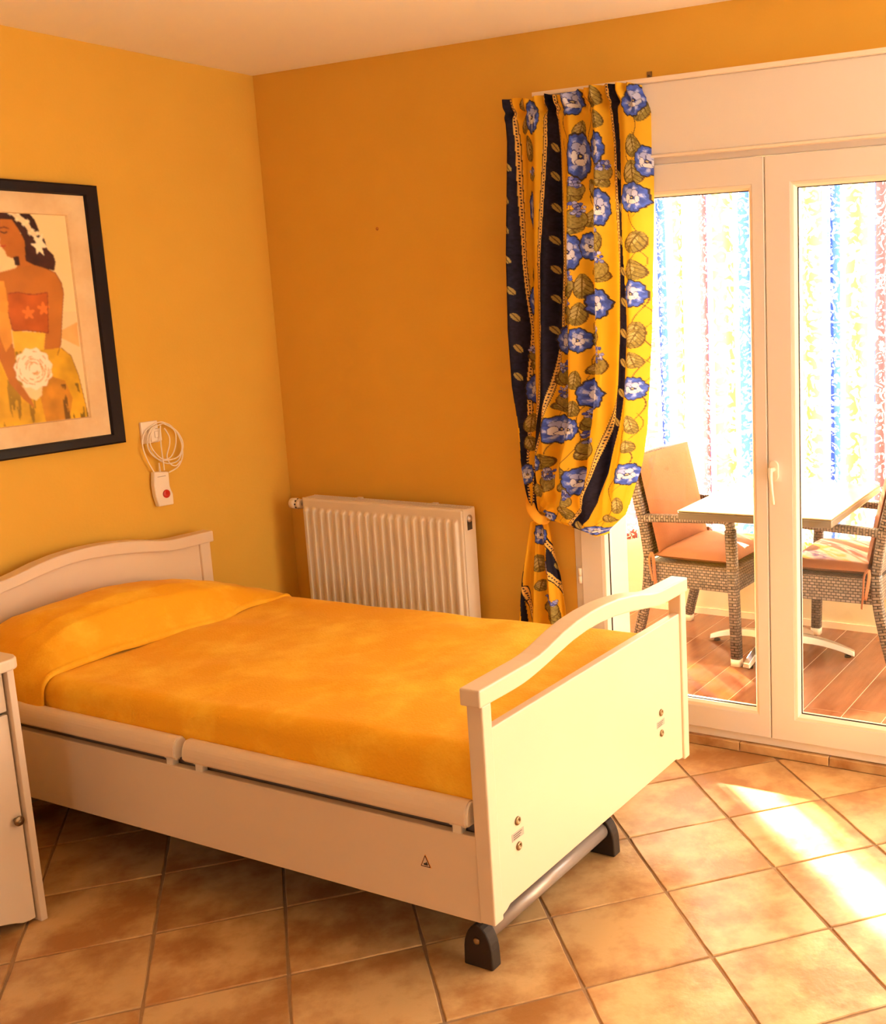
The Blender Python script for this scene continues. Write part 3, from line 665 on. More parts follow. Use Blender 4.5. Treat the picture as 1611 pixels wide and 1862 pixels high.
SMALL = [(1.271,2.045),(1.261,1.936),(1.258,1.835),(1.257,1.734),(1.26,1.626),(1.266,1.533),(1.44,2.1),(1.435,2.006),(1.432,1.901),(1.423,1.792),(1.421,1.692),(1.418,1.591),(1.409,1.484),(1.688,1.99),(1.693,1.885),(1.694,1.779),(1.701,1.677),(1.699,1.575),(1.692,1.471),(1.269,1.423),(1.266,1.323),(1.688,1.371),(1.677,1.269),(1.657,1.171),(1.695,1.471),(1.499,0.799),(1.367,0.623)]
ART = {'hair': [(-1.129,1.932),(-1.091,1.924),(-1.026,1.918),(-1.011,1.9),(-1.0,1.866),(-1.005,1.853),(-0.985,1.838),(-0.979,1.806),(-0.96,1.787),(-0.955,1.764),(-0.964,1.735),(-1.001,1.745),(-1.034,1.754),(-1.06,1.767),(-1.055,1.83),(-1.067,1.86),(-1.089,1.897),(-1.134,1.895)],'hair2': [(-1.1,1.779),(-1.082,1.782),(-1.082,1.753),(-1.098,1.752)],'face': [(-1.134,1.895),(-1.1,1.91),(-1.08,1.891),(-1.065,1.854),(-1.053,1.83),(-1.05,1.792),(-1.04,1.764),(-1.038,1.754),(-1.09,1.744),(-1.084,1.779),(-1.104,1.774),(-1.121,1.781),(-1.125,1.796),(-1.135,1.809),(-1.141,1.823),(-1.136,1.834),(-1.14,1.849),(-1.14,1.852)],'body': [(-1.157,1.729),(-1.096,1.744),(-1.084,1.763),(-1.034,1.761),(-0.998,1.745),(-0.961,1.729),(-0.944,1.696),(-0.94,1.664),(-0.956,1.585),(-0.973,1.494),(-0.991,1.456),(-1.013,1.429),(-1.031,1.452),(-1.038,1.478),(-1.023,1.536),(-0.999,1.658),(-1.127,1.663),(-1.141,1.604),(-1.146,1.541),(-1.136,1.478),(-1.147,1.351),(-1.167,1.378),(-1.193,1.469)],'top': [(-1.133,1.663),(-1.1,1.667),(-1.068,1.66),(-1.041,1.659),(-0.998,1.665),(-1.013,1.532),(-1.084,1.543),(-1.134,1.545),(-1.141,1.604)],'waist': [(-1.136,1.545),(-1.023,1.533),(-1.037,1.472),(-1.094,1.469),(-1.136,1.478)],'skirt': [(-1.136,1.478),(-1.036,1.478),(-0.973,1.481),(-0.941,1.452),(-0.922,1.384),(-0.914,1.322),(-0.903,1.238),(-1.225,1.243),(-1.196,1.45),(-1.167,1.378),(-1.147,1.351)],'skirt_mid': [(-1.054,1.355),(-0.972,1.361),(-0.991,1.242),(-1.069,1.245)],'skirt_dark': [(-0.973,1.348),(-0.922,1.364),(-0.914,1.24),(-0.987,1.243)],'hand': [(-1.145,1.389),(-1.122,1.361),(-1.101,1.32),(-1.094,1.29),(-1.128,1.323),(-1.147,1.351)],'arm_light': [(-1.161,1.704),(-1.141,1.704),(-1.136,1.604),(-1.139,1.509),(-1.166,1.479),(-1.183,1.543)],'garland': [(-1.092,1.916),(-1.066,1.916),(-1.036,1.893),(-1.023,1.865),(-1.007,1.856),(-1.016,1.837),(-1.034,1.855),(-1.051,1.883),(-1.072,1.897)],'star': [(-1.036,1.821),(-1.015,1.824),(-1.024,1.852),(-1.006,1.84),(-0.989,1.857),(-0.993,1.831),(-0.978,1.812),(-0.998,1.809),(-0.993,1.783),(-1.008,1.799),(-1.019,1.789),(-1.019,1.808)],'stem': [(-1.128,1.368),(-1.057,1.362),(-1.063,1.33),(-1.084,1.315),(-1.104,1.324)],'hill': [(-0.962,1.54),(-0.904,1.564),(-0.906,1.48),(-0.969,1.514)]}

# ------------------------------------------------------------------ framed picture on the left wall
pic = empty('framed_picture', (0, -1.25, 1.575)); tag(pic, 'black framed picture of a dark-haired woman in a red top holding white flowers', 'picture')
def PQ(m, n, mt, parent=None, **k):
    m.v = [(x, y+1.25, z-1.575) for x, y, z in m.v]; return m.build(n, mt, parent or pic, **k)
A0, A1, Z0, Z1 = -1.735, -.774, 1.134, 2.022
PQ(MB().ring([(A0, A1, Z0, Z1, .003), (A0, A1, Z0, Z1, .026), (A0+.006, A1-.006, Z0+.006, Z1-.006, .03), (A0+.045, A1-.047, Z0+.032, Z1-.033, .03), (A0+.05, A1-.052, Z0+.036, Z1-.037, .02), (A0+.05, A1-.052, Z0+.036, Z1-.037, .003)], 'yz'), 'frame', M_DARKFR)
PQ(MB().ring([(A0+.05, A1-.052, Z0+.036, Z1-.037, .020), (A0+.126, A1-.124, Z0+.104, Z1-.103, .0265), (A0+.130, A1-.128, Z0+.107, Z1-.106, .019), (A0+.05, A1-.052, Z0+.036, Z1-.037, .012)], 'yz'), 'mount', M_MAT)
PQ(MB().box(.003, .008, A0+.05, A1-.052, Z0+.036, Z1-.037), 'backing', M_MAT)
def inside(poly, X, Y):
    r = np.zeros(X.shape, bool); n = len(poly)
    for i in range(n):
        x0, y0 = poly[i]; x1, y1 = poly[(i+1) % n]
        c = ((y0 > Y) != (y1 > Y))
        with np.errstate(divide='ignore', invalid='ignore'): r ^= c & (X < (x1-x0)*(Y-y0)/(y1-y0+1e-12)+x0)
    return r
ya, yb, za, zb = A0+.128, A1-.126, Z0+.105, Z1-.104
nu, nv = 330, 330
yy, zz = np.meshgrid(np.linspace(ya, yb, nu+1), np.linspace(zb, za, nv+1))
V = np.stack([np.full_like(yy, .0195), yy+1.25, zz-1.575], -1)
C = np.zeros(V.shape); g = (zz-za)/(zb-za)
C[:] = np.array((.98, .72, .36)); C -= (np.clip(vn(yy, zz, 9), -1, 1)[..., None]*.03)
C[zz < 1.60] = (.93, .68, .36)
def fill(poly, col, var=.0, s=40, edge=None):
    k = inside(poly, yy, zz); n = vn(yy, zz, s)
    C[k] = np.array(col)*(1+var*n[k][:, None])
def shift(poly, dy, dz=0): return [(y+dy, z+dz) for y, z in poly]
SKIN, SK2 = (.50, .165, .022), (.62, .22, .03)
fill(ART['hill'], (.86, .48, .16), .1)
# second figure to the left, mostly outside the photograph: shoulder, arm and yellow dress
fill([(-1.20, 1.76), (-1.24, 1.80), (-1.32, 1.77), (-1.40, 1.65), (-1.42, 1.42), (-1.50, 1.24), (-1.12, 1.24)], SK2, .12)
fill([(-1.20, 1.60), (-1.34, 1.68), (-1.40, 1.45), (-1.55, 1.20), (-1.10, 1.20), (-1.12, 1.45)], (.88, .50, .03), .2, 30)
fill([(-1.22, 1.80), (-1.30, 1.80), (-1.31, 1.93), (-1.16, 1.93)], (.04, .012, .006), .2)
fill(ART['body'], SKIN, .16, 26)
fill(ART['waist'], (.92, .52, .05), .12, 50); fill(ART['skirt'], (.72, .40, .02), .28, 34)
fill([(-1.045, 1.40), (-.975, 1.37), (-.955, 1.31), (-.975, 1.24), (-1.06, 1.24), (-1.07, 1.33)], (.58, .25, .02), .25, 45)
k = inside(ART['skirt'], yy, zz) & (vn(yy*3, zz*.6+yy*.8, 60) > .12) & (zz < 1.36) & (yy > -.99); C[k] *= .28
k = inside(ART['skirt'], yy, zz) & (vn(yy*3, zz*.5, 50) > .3) & (yy < -1.09); C[k] *= .45
fill(ART['arm_light'], (.82, .36, .05), .2, 30); fill(ART['hand'], SKIN, .15)
fill(ART['top'], (.50, .105, .012), .22, 40)
for cy, cz in ((-1.073, 1.60), (-1.019, 1.612)):
    k = ((yy-cy)**2+(zz-cz)**2) < (.017*(1+.35*np.sin(5*np.arctan2(zz-cz, yy-cy))))**2; C[k] = (.78, .20, .03)
# outline of arm and bodice
def stroke(pts, w, col):
    for (a, b), (c, d) in zip(pts[:-1], pts[1:]):
        dx, dz = c-a, d-b; L = dx*dx+dz*dz+1e-9; t = np.clip(((yy-a)*dx+(zz-b)*dz)/L, 0, 1)
        k = ((yy-a-t*dx)**2+(zz-b-t*dz)**2) < w*w; C[k] = col
stroke(ART['top'], .0013, (.22, .03, .01)); stroke(ART['body'][4:11], .0012, (.18, .05, .01)); stroke(ART['skirt'][2:7], .0012, (.18, .09, .01))
fill(ART['face'], (.48, .15, .02), .12, 40); fill(ART['hair'], (.045, .010, .006), .35, 70); fill(ART['hair2'], (.045, .010, .006), .2)
stroke([(-1.133, 1.868), (-1.118, 1.872), (-1.104, 1.868)], .0018, (.09, .02, .01)); stroke([(-1.131, 1.857), (-1.120, 1.853), (-1.110, 1.857)], .0022, (.06, .015, .01))
stroke([(-1.138, 1.812), (-1.128, 1.811), (-1.122, 1.814)], .0022, (.45, .05, .02))
fill(ART['garland'], (.93, .72, .42), .12, 160); fill(ART['star'], (1, .86, .58), .04)
for k0 in range(9):
    q = ART['garland'][min(k0, 8)]; k = ((yy-q[0])**2+(zz-q[1])**2) < .006**2*(1+.6*np.sin(6*np.arctan2(zz-q[1], yy-q[0]))); C[k] = (1, .84, .55)
fill(ART['stem'], (.95, .72, .36), .1)
a = np.arctan2(zz-1.419, yy+1.08); rr = np.hypot((yy+1.08)/1.0, (zz-1.419)/1.04)
k = rr < .064*(1+.05*np.sin(11*a)); C[k] = (1, .90, .68)
rs_ = np.random.RandomState(5)
for q in range(46):
    aa = rs_.uniform(0, 2*PI); r0 = .058*math.sqrt(rs_.uniform(.04, 1)); w_ = rs_.uniform(.3, .6)
    k2 = (np.abs(rr-r0) < .0016) & (np.abs((a-aa+PI) % (2*PI)-PI) < w_*.02/max(r0, .012)); C[k2] = (.72, .40, .14)
for q in range(2):
    P_ = np.pad(C, ((1, 1), (1, 1), (0, 0)), 'edge'); C = (P_[:-2, 1:-1]+P_[2:, 1:-1]+P_[1:-1, :-2]+P_[1:-1, 2:]+2*P_[1:-1, 1:-1])/6
grid_object('print', V, nu, nv, M_ART, pic, colours=C)

# ------------------------------------------------------------------ nurse call switch with its coiled cord
cs = empty('call_switch', (0, -.64, .94)); tag(cs, 'white nurse call switch with red button on a looped white cord', 'call switch')
def CS(m, n, mt, parent=None, **k):
    m.v = [(x, y+.64, z-.94) for x, y, z in m.v]; return m.build(n, mt, parent or cs, **k)
hp = [(-.673, 1.010), (-.611, 1.002), (-.612, .95), (-.609, .936), (-.602, .918), (-.603, .877), (-.668, .879), (-.677, .92), (-.679, .96)]
bd = CS(MB().prism(hp, .006, .027, 'yz'), 'body', M_CORD, bevel=.004, seg=3)
CS(MB().lathe([(.0155, 0), (.0155, .0025), (.012, .004), (0, .0042)], (.027, -.632, .922), 'x', 24), 'button', M_RED)
CS(MB().box(.027, .0274, -.662, -.626, .988, .9905), 'label_print', M_PRINT, bd)
CS(MB().lathe([(.004, 0), (.003, .02), (.0022, .035)], (.017, -.641, 1.004), 'z', 10), 'cord_sleeve', M_CORD)
def spl(P, n=8):
    out = []; P = [Vector(p) for p in P]
    for i in range(len(P)-1):
        a, b, c, d = P[max(i-1, 0)], P[i], P[i+1], P[min(i+2, len(P)-1)]
        for k in range(n):
            t = k/n; out.append(.5*((2*b)+(-a+c)*t+(2*a-5*b+4*c-d)*t*t+(-a+3*b-3*c+d)*t**3))
    return out+[P[-1]]
def loop(pts, x, dx=.004): return [(x+dx*math.sin(i*1.3), y, z) for i, (y, z) in enumerate(pts)]
L1 = [(-.667, 1.006), (-.690, 1.047), (-.703, 1.09), (-.702, 1.128), (-.685, 1.160), (-.650, 1.182), (-.615, 1.188), (-.572, 1.164), (-.540, 1.125), (-.532, 1.083), (-.540, 1.046), (-.565, 1.014), (-.605, .998)]
L2 = [(-.645, 1.180), (-.675, 1.164), (-.690, 1.122), (-.680, 1.086), (-.651, 1.056), (-.614, 1.045), (-.566, 1.052), (-.543, 1.08), (-.542, 1.112), (-.560, 1.150), (-.597, 1.180), (-.64, 1.178), (-.680, 1.15), (-.683, 1.11), (-.66, 1.065), (-.62, 1.035), (-.575, 1.035), (-.55, 1.055), (-.532, 1.095), (-.55, 1.14), (-.59, 1.175)]
L3 = [(-.62, 1.185), (-.578, 1.155), (-.572, 1.115), (-.582, 1.075), (-.605, 1.052), (-.64, 1.055), (-.672, 1.085), (-.684, 1.12), (-.67, 1.155), (-.64, 1.178)]
L4 = [(-.636, 1.178), (-.643, 1.155), (-.643, 1.135), (-.640, 1.09), (-.638, 1.045), (-.641, 1.012)]
L5 = [(-.612, 1.165), (-.598, 1.132), (-.600, 1.10), (-.612, 1.06), (-.60, 1.03), (-.58, 1.02), (-.56, 1.035)]
m = MB()
for L, x in ((L1, .02), (L2, .027), (L3, .034), (L4, .04), (L5, .03)): m.tube(spl(loop(L, x)), .0023, 6)
CS(m, 'cord', M_CORD)
sk = empty('wall_socket', (0, -.66, 1.155)); tag(sk, 'white wall socket plate with call cord plug', 'socket')
o = MB().box(0, .012, -.036, .036, -.04, .04).build('cover_plate', M_BEAD, sk, bevel=.003)
o = MB().box(.012, .03, -.012, .034, -.034, .012).box(.03, .036, .002, .022, -.02, .004).build('plug', M_CORD, sk, bevel=.003)

# ------------------------------------------------------------------ radiator
rad = empty('radiator', (.58, 0, .5)); tag(rad, 'cream ribbed panel radiator on the ochre wall beside the bed', 'radiator')
def RD(m, n, mt, parent=None, **k):
    m.v = [(x-.58, y, z-.5) for x, y, z in m.v]; return m.build(n, mt, parent or rad, **k)
X0, X1, ZB, ZT = .176, .985, .22, .822
nx = 400; nz = 60; V = np.zeros((nz+1, nx+1, 3)); NR = 20; pitch = .0395
xs = np.linspace(X0, X1, nx+1); zs = np.concatenate([np.linspace(ZT, ZT-.075, 25), np.linspace(ZT-.08, ZB+.08, 12), np.linspace(ZB+.075, ZB, 24)])
for j, z in enumerate(zs):
    d = min(ZT-z, z-ZB); env = np.clip((d-.036)/.020, 0, 1); env = env*env*(3-2*env)
    ph = (xs-(X0+.024))/pitch; w = .5+.5*np.cos(2*PI*ph); w = np.clip(w*1.35-.12, 0, 1)**1.2
    mk = ((xs > X0+.010) & (xs < X0+.0355+pitch*(NR-1)-.0))
    V[j, :, 0] = xs; V[j, :, 1] = -.112-.0125*w*env*mk; V[j, :, 2] = z
    r = .008; V[j, :, 1] += np.where(d < r, (r-d)*.9, 0)+np.maximum(0, r-np.minimum(xs-X0, X1-xs))*.9
RD(MB().box(X0, X1, -.104, -.085, ZB, ZT-.002), 'rear_sheet', M_RAD)
o = grid_object('front_panel', V-np.array([.58, 0, .5]), nx, nz, M_RAD, rad)
RD(MB().box(X0, X1, -.052, -.04, ZB, ZT-.004), 'back_panel', M_RAD)
for xe in (X0-.002, X1-.002): 
    sp = RD(MB().box(xe, xe+.004, -.108, -.036, ZB+.01, ZT-.004), 'side_cover', M_RAD, bevel=.0015)
RD(MB().box(X1+.0021, X1+.0026, -.088, -.058, .738, .778), 'valve_opening_shade', M_DARK, sp)  # thin dark plate painted in for the shade inside the cut-out
RD(MB().lathe([(.0145, 0), (.0145, .003), (.011, .004), (.010, .008), (.004, .009), (0, .009)], (X1+.0024, -.074, .782), 'x', 20), 'bleed_valve', M_ALU, sp)
g_ = MB().ring([(X0, X1, -.108, -.036, ZT-.004)]*1+[], 'xz', closed=False) if False else MB()
g_.box(X0, X1, -.108, -.102, ZT-.006, ZT).box(X0, X1, -.042, -.036, ZT-.006, ZT)
for k in range(62):
    x = X0+.004+k*(X1-X0-.008)/61; g_.box(x-.003, x+.003, -.102, -.042, ZT-.005, ZT-.001)
for x in (.42, .80): g_.box(x-.012, x+.012, -.046, -.03, ZT-.004, ZT+.003)
RD(g_, 'top_grille', M_RAD)
RD(MB().tube([(X0+.01, -.075, .79), (.150, -.085, .79)], .009, 12), 'valve_pipe', M_ALU)
kn = RD(MB().lathe([(.0, 0), (.016, .001), (.0215, .006), (.0225, .02), (.0225, .036), (.0185, .037), (.0185, .043), (.021, .045), (.02, .058), (.013, .060)], (.093, -.09, .791), 'x', 28), 'thermostat_knob', M_RAD)
m = MB()
for k in range(8):
    a = 2*PI*k/8; m.box(.130, .136, -.09+.0185*math.cos(a)-.003, -.09+.0185*math.cos(a)+.003, .791+.0185*math.sin(a)-.003, .791+.0185*math.sin(a)+.003)
RD(m, 'number_marks', M_BLK, kn)
m = MB()
for x in (.3, .85): RD(MB().box(x-.02, x+.02, -.041, -.001, .3, .75), 'wall_bracket', M_RAD)

# ------------------------------------------------------------------ printed curtain tied back beside the door
def paint(X, Z):
    C = np.zeros(X.shape+(3,)); C[:] = (.84, .46, .020)
    C *= (1+.035*vn(X, Z, 60))[..., None]
    NAVY = np.array((.013, .010, .022)); PALE = np.array((.92, .58, .14))
    def tr(t): 
        t = sorted(t, key=lambda p: p[1]); return np.interp(Z, [p[1] for p in t], [p[0] for p in t])
    up_ = Z > .752
    a1, b1, a2, b2, a3, b3 = (tr(t) for t in (N1A, N1B, N2A, N2B, N3A, N3B))
    w = np.clip((b2-a2)/.045, .15, 1)
    for a, b, sides in ((a1, b1, (1,)), (a2, b2, (-1, 1)), (a3, b3, (-1,))):
        wd = np.clip((b-a)/.03, .2, 1)*.60
        for s in sides:
            e = b if s > 0 else a
            d = (X-e)*s
            band = up_ & (d > 0) & (d < .021*wd); C[band] = PALE
            dots = band & (np.abs(d-.0085*wd) < .0019) & (np.sin(Z*2*PI/.0105) > -.1); C[dots] = NAVY*2
            ln = up_ & (d > .0165*wd) & (d < .020*wd); C[ln] = NAVY
        k = up_ & (X > a) & (X < b); C[k] = NAVY*(1+.4*vn(X, Z, 300)[k][:, None])
    low = Z < .83
    for poly in (TN1, TN2):
        k = inside(poly, X, Z) & low; C[k] = NAVY
    for L in (TD1, TD2, TD3):
        for (x0, z0), (x1, z1) in zip(L[:-1], L[1:]):
            dx, dz = x1-x0, z1-z0; q = dx*dx+dz*dz; t = np.clip(((X-x0)*dx+(Z-z0)*dz)/q, 0, 1)
            d = np.hypot(X-x0-t*dx, Z-z0-t*dz); C[(d < .010) & low] = PALE
            C[(d < .0022) & low & (np.sin(t*math.sqrt(q)*2*PI/.010) > -.2)] = NAVY*2; C[(d > .0075) & (d < .0105) & low] = NAVY
    for c0, ph in ((b2+(a3-b2)*.22, 0), (b2+(a3-b2)*.58, 2), (b3+.045, 4)):
        d = np.abs(X-c0-.016*np.sin(Z*34+ph)); C[up_ & (d < .0013) & (X > b2+.012)] = (.16, .08, .02)
        d = np.abs(X-c0-.020*np.sin(Z*34+ph+2.2)); C[up_ & (d < .0009) & (np.sin(Z*34) > .1) & (X > b2+.012)] = (.20, .11, .02)
    rs = np.random.RandomState(3)
    dotty = vn(X, Z, 520)
    for x, z, rx, rz in LEAVES:
        rx *= 1.12
        th = rs.uniform(-.5, .5); c, s = math.cos(th), math.sin(th)
        bb = (np.abs(X-x) < .07) & (np.abs(Z-z) < .09)
        u = ((X-x)*c+(Z-z)*s)/rx; v = (-(X-x)*s+(Z-z)*c)/rz
        sh = (np.abs(u) < np.sqrt(np.clip(1-v*v, 0, 1))*(1-.28*v)) & (np.abs(v) < 1) & bb
        vein = np.abs(np.sin((v*4.2+np.abs(u)*2.6)*PI/1.6)) < .28
        C[sh] = np.array((.30, .22, .045))*(1+.35*dotty[sh][:, None])
        hl = sh & ((u+.25)**2+(v-.1)**2 < .30); C[hl] = (.52, .40, .13)
        C[sh & vein] = (.14, .09, .02); C[sh & (np.abs(u) < .07)] = (.16, .10, .02)
        ed = sh & (np.abs(u) > (np.sqrt(np.clip(1-v*v, 0, 1))*(1-.28*v))*.86); C[ed] = (.13, .07, .015)
    for x, z, r in HYD:
        r *= 1.15
        bb = (np.abs(X-x) < .06) & (np.abs(Z-z) < .06)
        # leaf under the cluster
        u = (X-x)/(r*1.05); v = (Z-(z-r*.75))/(r*1.0); k = (u*u+v*v < 1) & bb; C[k] = np.array((.32, .24, .06))*(1+.4*dotty[k][:, None])
        k = (np.abs(u*u+v*v-.92) < .09) & bb; C[k] = (.13, .07, .015)
        for q in range(26):
            a = rs.uniform(0, 2*PI); d = r*.86*math.sqrt(rs.uniform(0, 1)); px, pz = x+d*math.cos(a), z+r*.25+d*.8*math.sin(a); pr = rs.uniform(.0035, .0052)
            k = np.hypot(X-px, Z-pz) < pr*1.25; C[k & bb] = (.035, .04, .17)
            k = np.hypot(X-px, Z-pz) < pr; C[k & bb] = [(.10, .13, .55), (.28, .30, .66), (.52, .52, .78)][q % 3]
    for x, z, rx, rz in ROSES:
        rx *= 1.14
        bb = (np.abs(X-x) < .07) & (np.abs(Z-z) < .09); U = (X-x)/rx; Vv = (Z-z)/rz
        a = np.arctan2(Vv, U); r = np.hypot(U, Vv); p0 = rs.uniform(0, 6)
        ro = 1+.045*np.sin(7*a+p0)+.03*np.sin(15*a)
        C[(r < ro*1.1) & bb] = (.05, .035, .03)
        k = (r < ro) & bb; C[k] = np.array((.07, .12, .52))*(1+.35*vn(X, Z, 260)[k][:, None])
        pet = np.sin(6*a+p0+4*r); k = (r < ro*.86) & (pet > .15) & bb; C[k] = np.array((.20, .27, .72))*(1+.25*dotty[k][:, None])
        k = (r < .74) & (pet > .62) & bb; C[k] = (.55, .58, .86)
        for (cx, cz, ra, rb, col) in ((-.15, .38, .34, .24, (.50, .54, .86)), (.25, .28, .26, .26, (.62, .64, .88)), (-.32, -.08, .20, .34, (.86, .84, .88)), (.10, -.30, .40, .17, (.92, .88, .88)), (.42, -.12, .15, .25, (.80, .80, .9))):
            k = (((U-cx)/ra)**2+((Vv-cz)/rb)**2 < 1) & bb; C[k] = np.array(col)*(.82+.18*np.clip(1-r, 0, 1)[k][:, None])
            k = (np.abs(((U-cx)/ra)**2+((Vv-cz)/rb)**2-1) < .13) & bb; C[k] = (.06, .07, .26)
        k = (((U-.05)/.17)**2+((Vv+.02)/.14)**2 < 1) & bb; C[k] = (.03, .03, .10)
        k = (((U-.05)/.08)**2+((Vv+.02)/.06)**2 < 1) & bb; C[k] = (.70, .55, .25)
    for x, z in SMALL:
        th = .5; u = ((X-x)*math.cos(th)+(Z-z)*math.sin(th))/.0085; v = (-(X-x)*math.sin(th)+(Z-z)*math.cos(th))/.017
        bb = (np.abs(X-x) < .03) & (np.abs(Z-z) < .03)
        k = (np.abs(u) < np.sqrt(np.clip(1-v*v, 0, 1))) & (np.abs(v) < 1) & bb; C[k] = (.42, .30, .08); C[k & (np.abs(u) < .16)] = (.12, .08, .03)
    return np.clip(C, .004, .97)
cur = empty('tied_curtain', (1.5, -.08, 2.27)); tag(cur, 'yellow curtain with navy stripes and blue roses tied back beside the glass door', 'curtain')
OFF = np.array([1.5, -.08, 2.27])
def tri(t, z):
    t = sorted(t, key=lambda p: p[1]); return np.interp(z, [p[1] for p in t], [p[0] for p in t])
nu, nv = 290, 760
s = np.linspace(0, 1, nu+1); v = np.linspace(0, 1, nv+1)
ztop = np.interp(tri(XL, 2.26)+s*(tri(XR, 2.26)-tri(XL, 2.26)), [p[0] for p in TOPL], [p[1] for p in TOPL])
ZZ = ztop[None, :]+(v[:, None])*(.753-ztop[None, :])
zr = ZZ.mean(1, keepdims=True)
xl = tri(XL, ZZ); xr = tri(XR, ZZ)
SS = np.repeat(s[None, :], nv+1, 0); XX = xl+(xr-xl)*SS
PX, PZ = XX.copy(), ZZ.copy()
amp = .016+.020*np.clip((2.25-ZZ)/.5, 0, 1)
amp = amp*np.clip((ZZ-.78)/.25, .15, 1)
fold = np.sin(2*PI*(SS*4.6+.12*np.sin(ZZ*3.1)+.1)+.6*np.sin(SS*9))
fine = np.sin(2*PI*SS*11+1.5*np.sin(ZZ*2.2))
DY = -amp*fold*(1-.8*np.exp(-((SS-.84)/.06)**2)-.6*np.exp(-((SS-.20)/.05)**2))-.22*amp*fine
# pouch of cloth sagging over the tie
bul = np.exp(-((ZZ-.93)/.20)**2)*np.sin(PI*np.clip(SS*.9+.12, 0, 1))
DY -= .075*bul
DY += .05*np.clip((.86-ZZ)/.11, 0, 1)**1.5
# swags pulled toward the tie
tie = np.array((1.33, .83)); dx = PX-tie[0]; dz = PZ-tie[1]; ang = np.arctan2(dx, dz); rad_ = np.hypot(dx, dz)
DY -= .012*np.sin(ang*11+.8)*np.exp(-((rad_-.22)/.22)**2)
# gathered heading
head = np.clip((ZZ-2.19)/.03, 0, 1)
DY -= .011*head*np.sin(2*PI*SS*13+1.2*np.sin(SS*20)); DY += .014*np.exp(-((ZZ-2.225)/.012)**2)
DY += .035*np.clip((SS-.965)/.035, 0, 1)**2+.02*np.clip((.03-SS)/.03, 0, 1)**2
V = np.stack([XX, -.085+DY, ZZ], -1)
o = grid_object('curtain_drop', V-OFF, nu, nv, M_FLORAL, cur, colours=paint(PX, PZ))
nu, nv = 100, 420
s = np.linspace(0, 1, nu+1); ZZ = np.repeat(np.linspace(.835, .04, nv+1)[:, None], nu+1, 1); SS = np.repeat(s[None, :], nv+1, 0)
TL = TAIL_L+[(1.185, .04)]; TR = TAIL_R+[(1.43, .04)]
XX = tri(TL, ZZ)+(tri(TR, ZZ)-tri(TL, ZZ))*SS
op = np.clip((.83-ZZ)/.25, 0, 1)
DY = -.016*op*np.sin(2*PI*(SS*2.6+.25)+1.2*(.8-ZZ))-.004*np.sin(2*PI*SS*7)*op
V = np.stack([XX, -.075+DY, ZZ], -1)
grid_object('curtain_tail', V-OFF, nu, nv, M_FLORAL, cur, colours=paint(XX, ZZ))
m = MB(); m.tube(spl([(1.282, -.018, .925), (1.286, -.085, .895), (1.303, -.125, .860), (1.325, -.135, .83), (1.342, -.125, .812), (1.348, -.09, .806), (1.338, -.055, .812)], 6), 1, 12, flat=(.034, .012))
m.tube(spl([(1.282, -.018, .925), (1.29, -.03, .88), (1.315, -.045, .83), (1.338, -.055, .812)], 6), 1, 12, flat=(.03, .010))
m.v = [(x-1.5, y+.08, z-2.27) for x, y, z in m.v]; m.build('tieback', M_TIE, cur)
hk = empty('wall_hook', (1.28, 0, .93)); tag(hk, 'small brass tieback hook holding the tied curtain', 'hook')
MB().lathe([(.009, 0), (.009, -.003), (.003, -.004), (.003, -.02), (.006, -.022), (0, -.026)], (0, 0, 0), 'y', 12).build('hook_body', M_CHROME, hk)
hk = empty('curtain_hook', (1.775, -.001, 2.303)); tag(hk, 'tiny metal hook on the wall above the shutter box', 'hook')
MB().box(-.009, .009, -.003, 0, -.010, .016).tube([(0, -.003, .004), (0, -.012, .002), (0, -.014, -.008), (0, -.01, -.011)], .002, 6).build('hook_body', M_CHROME, hk)
o = MB().lathe([(.007, 0), (.005, -.001), (0, -.0012)], (0, 0, 0), 'y', 9).build('plaster_mark', M_TIE, None, loc=(.579, -.0003, 1.877)); tag(o, 'old brown nail mark in the middle of the ochre wall', 'nail mark')
o.data.materials[0] = mat('brown_plaster_stain', (.38, .15, .02), .9, (.50, .21, .03), 200, 3)

# ------------------------------------------------------------------ veranda table
TC = (1.882, .91); tb = empty('bistro_table', (1.80, 1.04, 0)); tag(tb, 'square beige veranda table on an arched silver pedestal base', 'table')
def TBL(m, n, mt, parent=None, **k):
    m.v = [(x-1.80, y-1.04, z) for x, y, z in m.v]; return m.build(n, mt, parent or tb, **k)
tm = MB().box(-.318, .318, -.395, .395, .703, .735); R3 = Matrix.Rotation(math.radians(2.6), 3, 'Z')
tm.v = [tuple(R3 @ Vector(p)+Vector((*TC, 0))) for p in tm.v]
TBL(tm, 'table_edge', M_TEDGE, bevel=.006)
tm = MB().box(-.3175, .3175, -.3945, .3945, .7353, .7405); tm.v = [tuple(R3 @ Vector(p)+Vector((*TC, 0))) for p in tm.v]
TBL(tm, 'tabletop', M_TTOP, bevel=.0025)
TBL(MB().tube([(1.80, 1.04, .09), (1.80, 1.04, .70)], .03, 20), 'column', M_ALU)
TBL(MB().box(1.68, 1.92, 1.03, 1.05, .685, .702).box(1.79, 1.81, .92, 1.16, .685, .702), 'top_bracket', M_ALU)
TBL(MB().lathe([(.055, .07), (.055, .085), (.04, .105), (.032, .12)], (1.80, 1.04, 0), 'z', 20), 'hub', M_ALU)
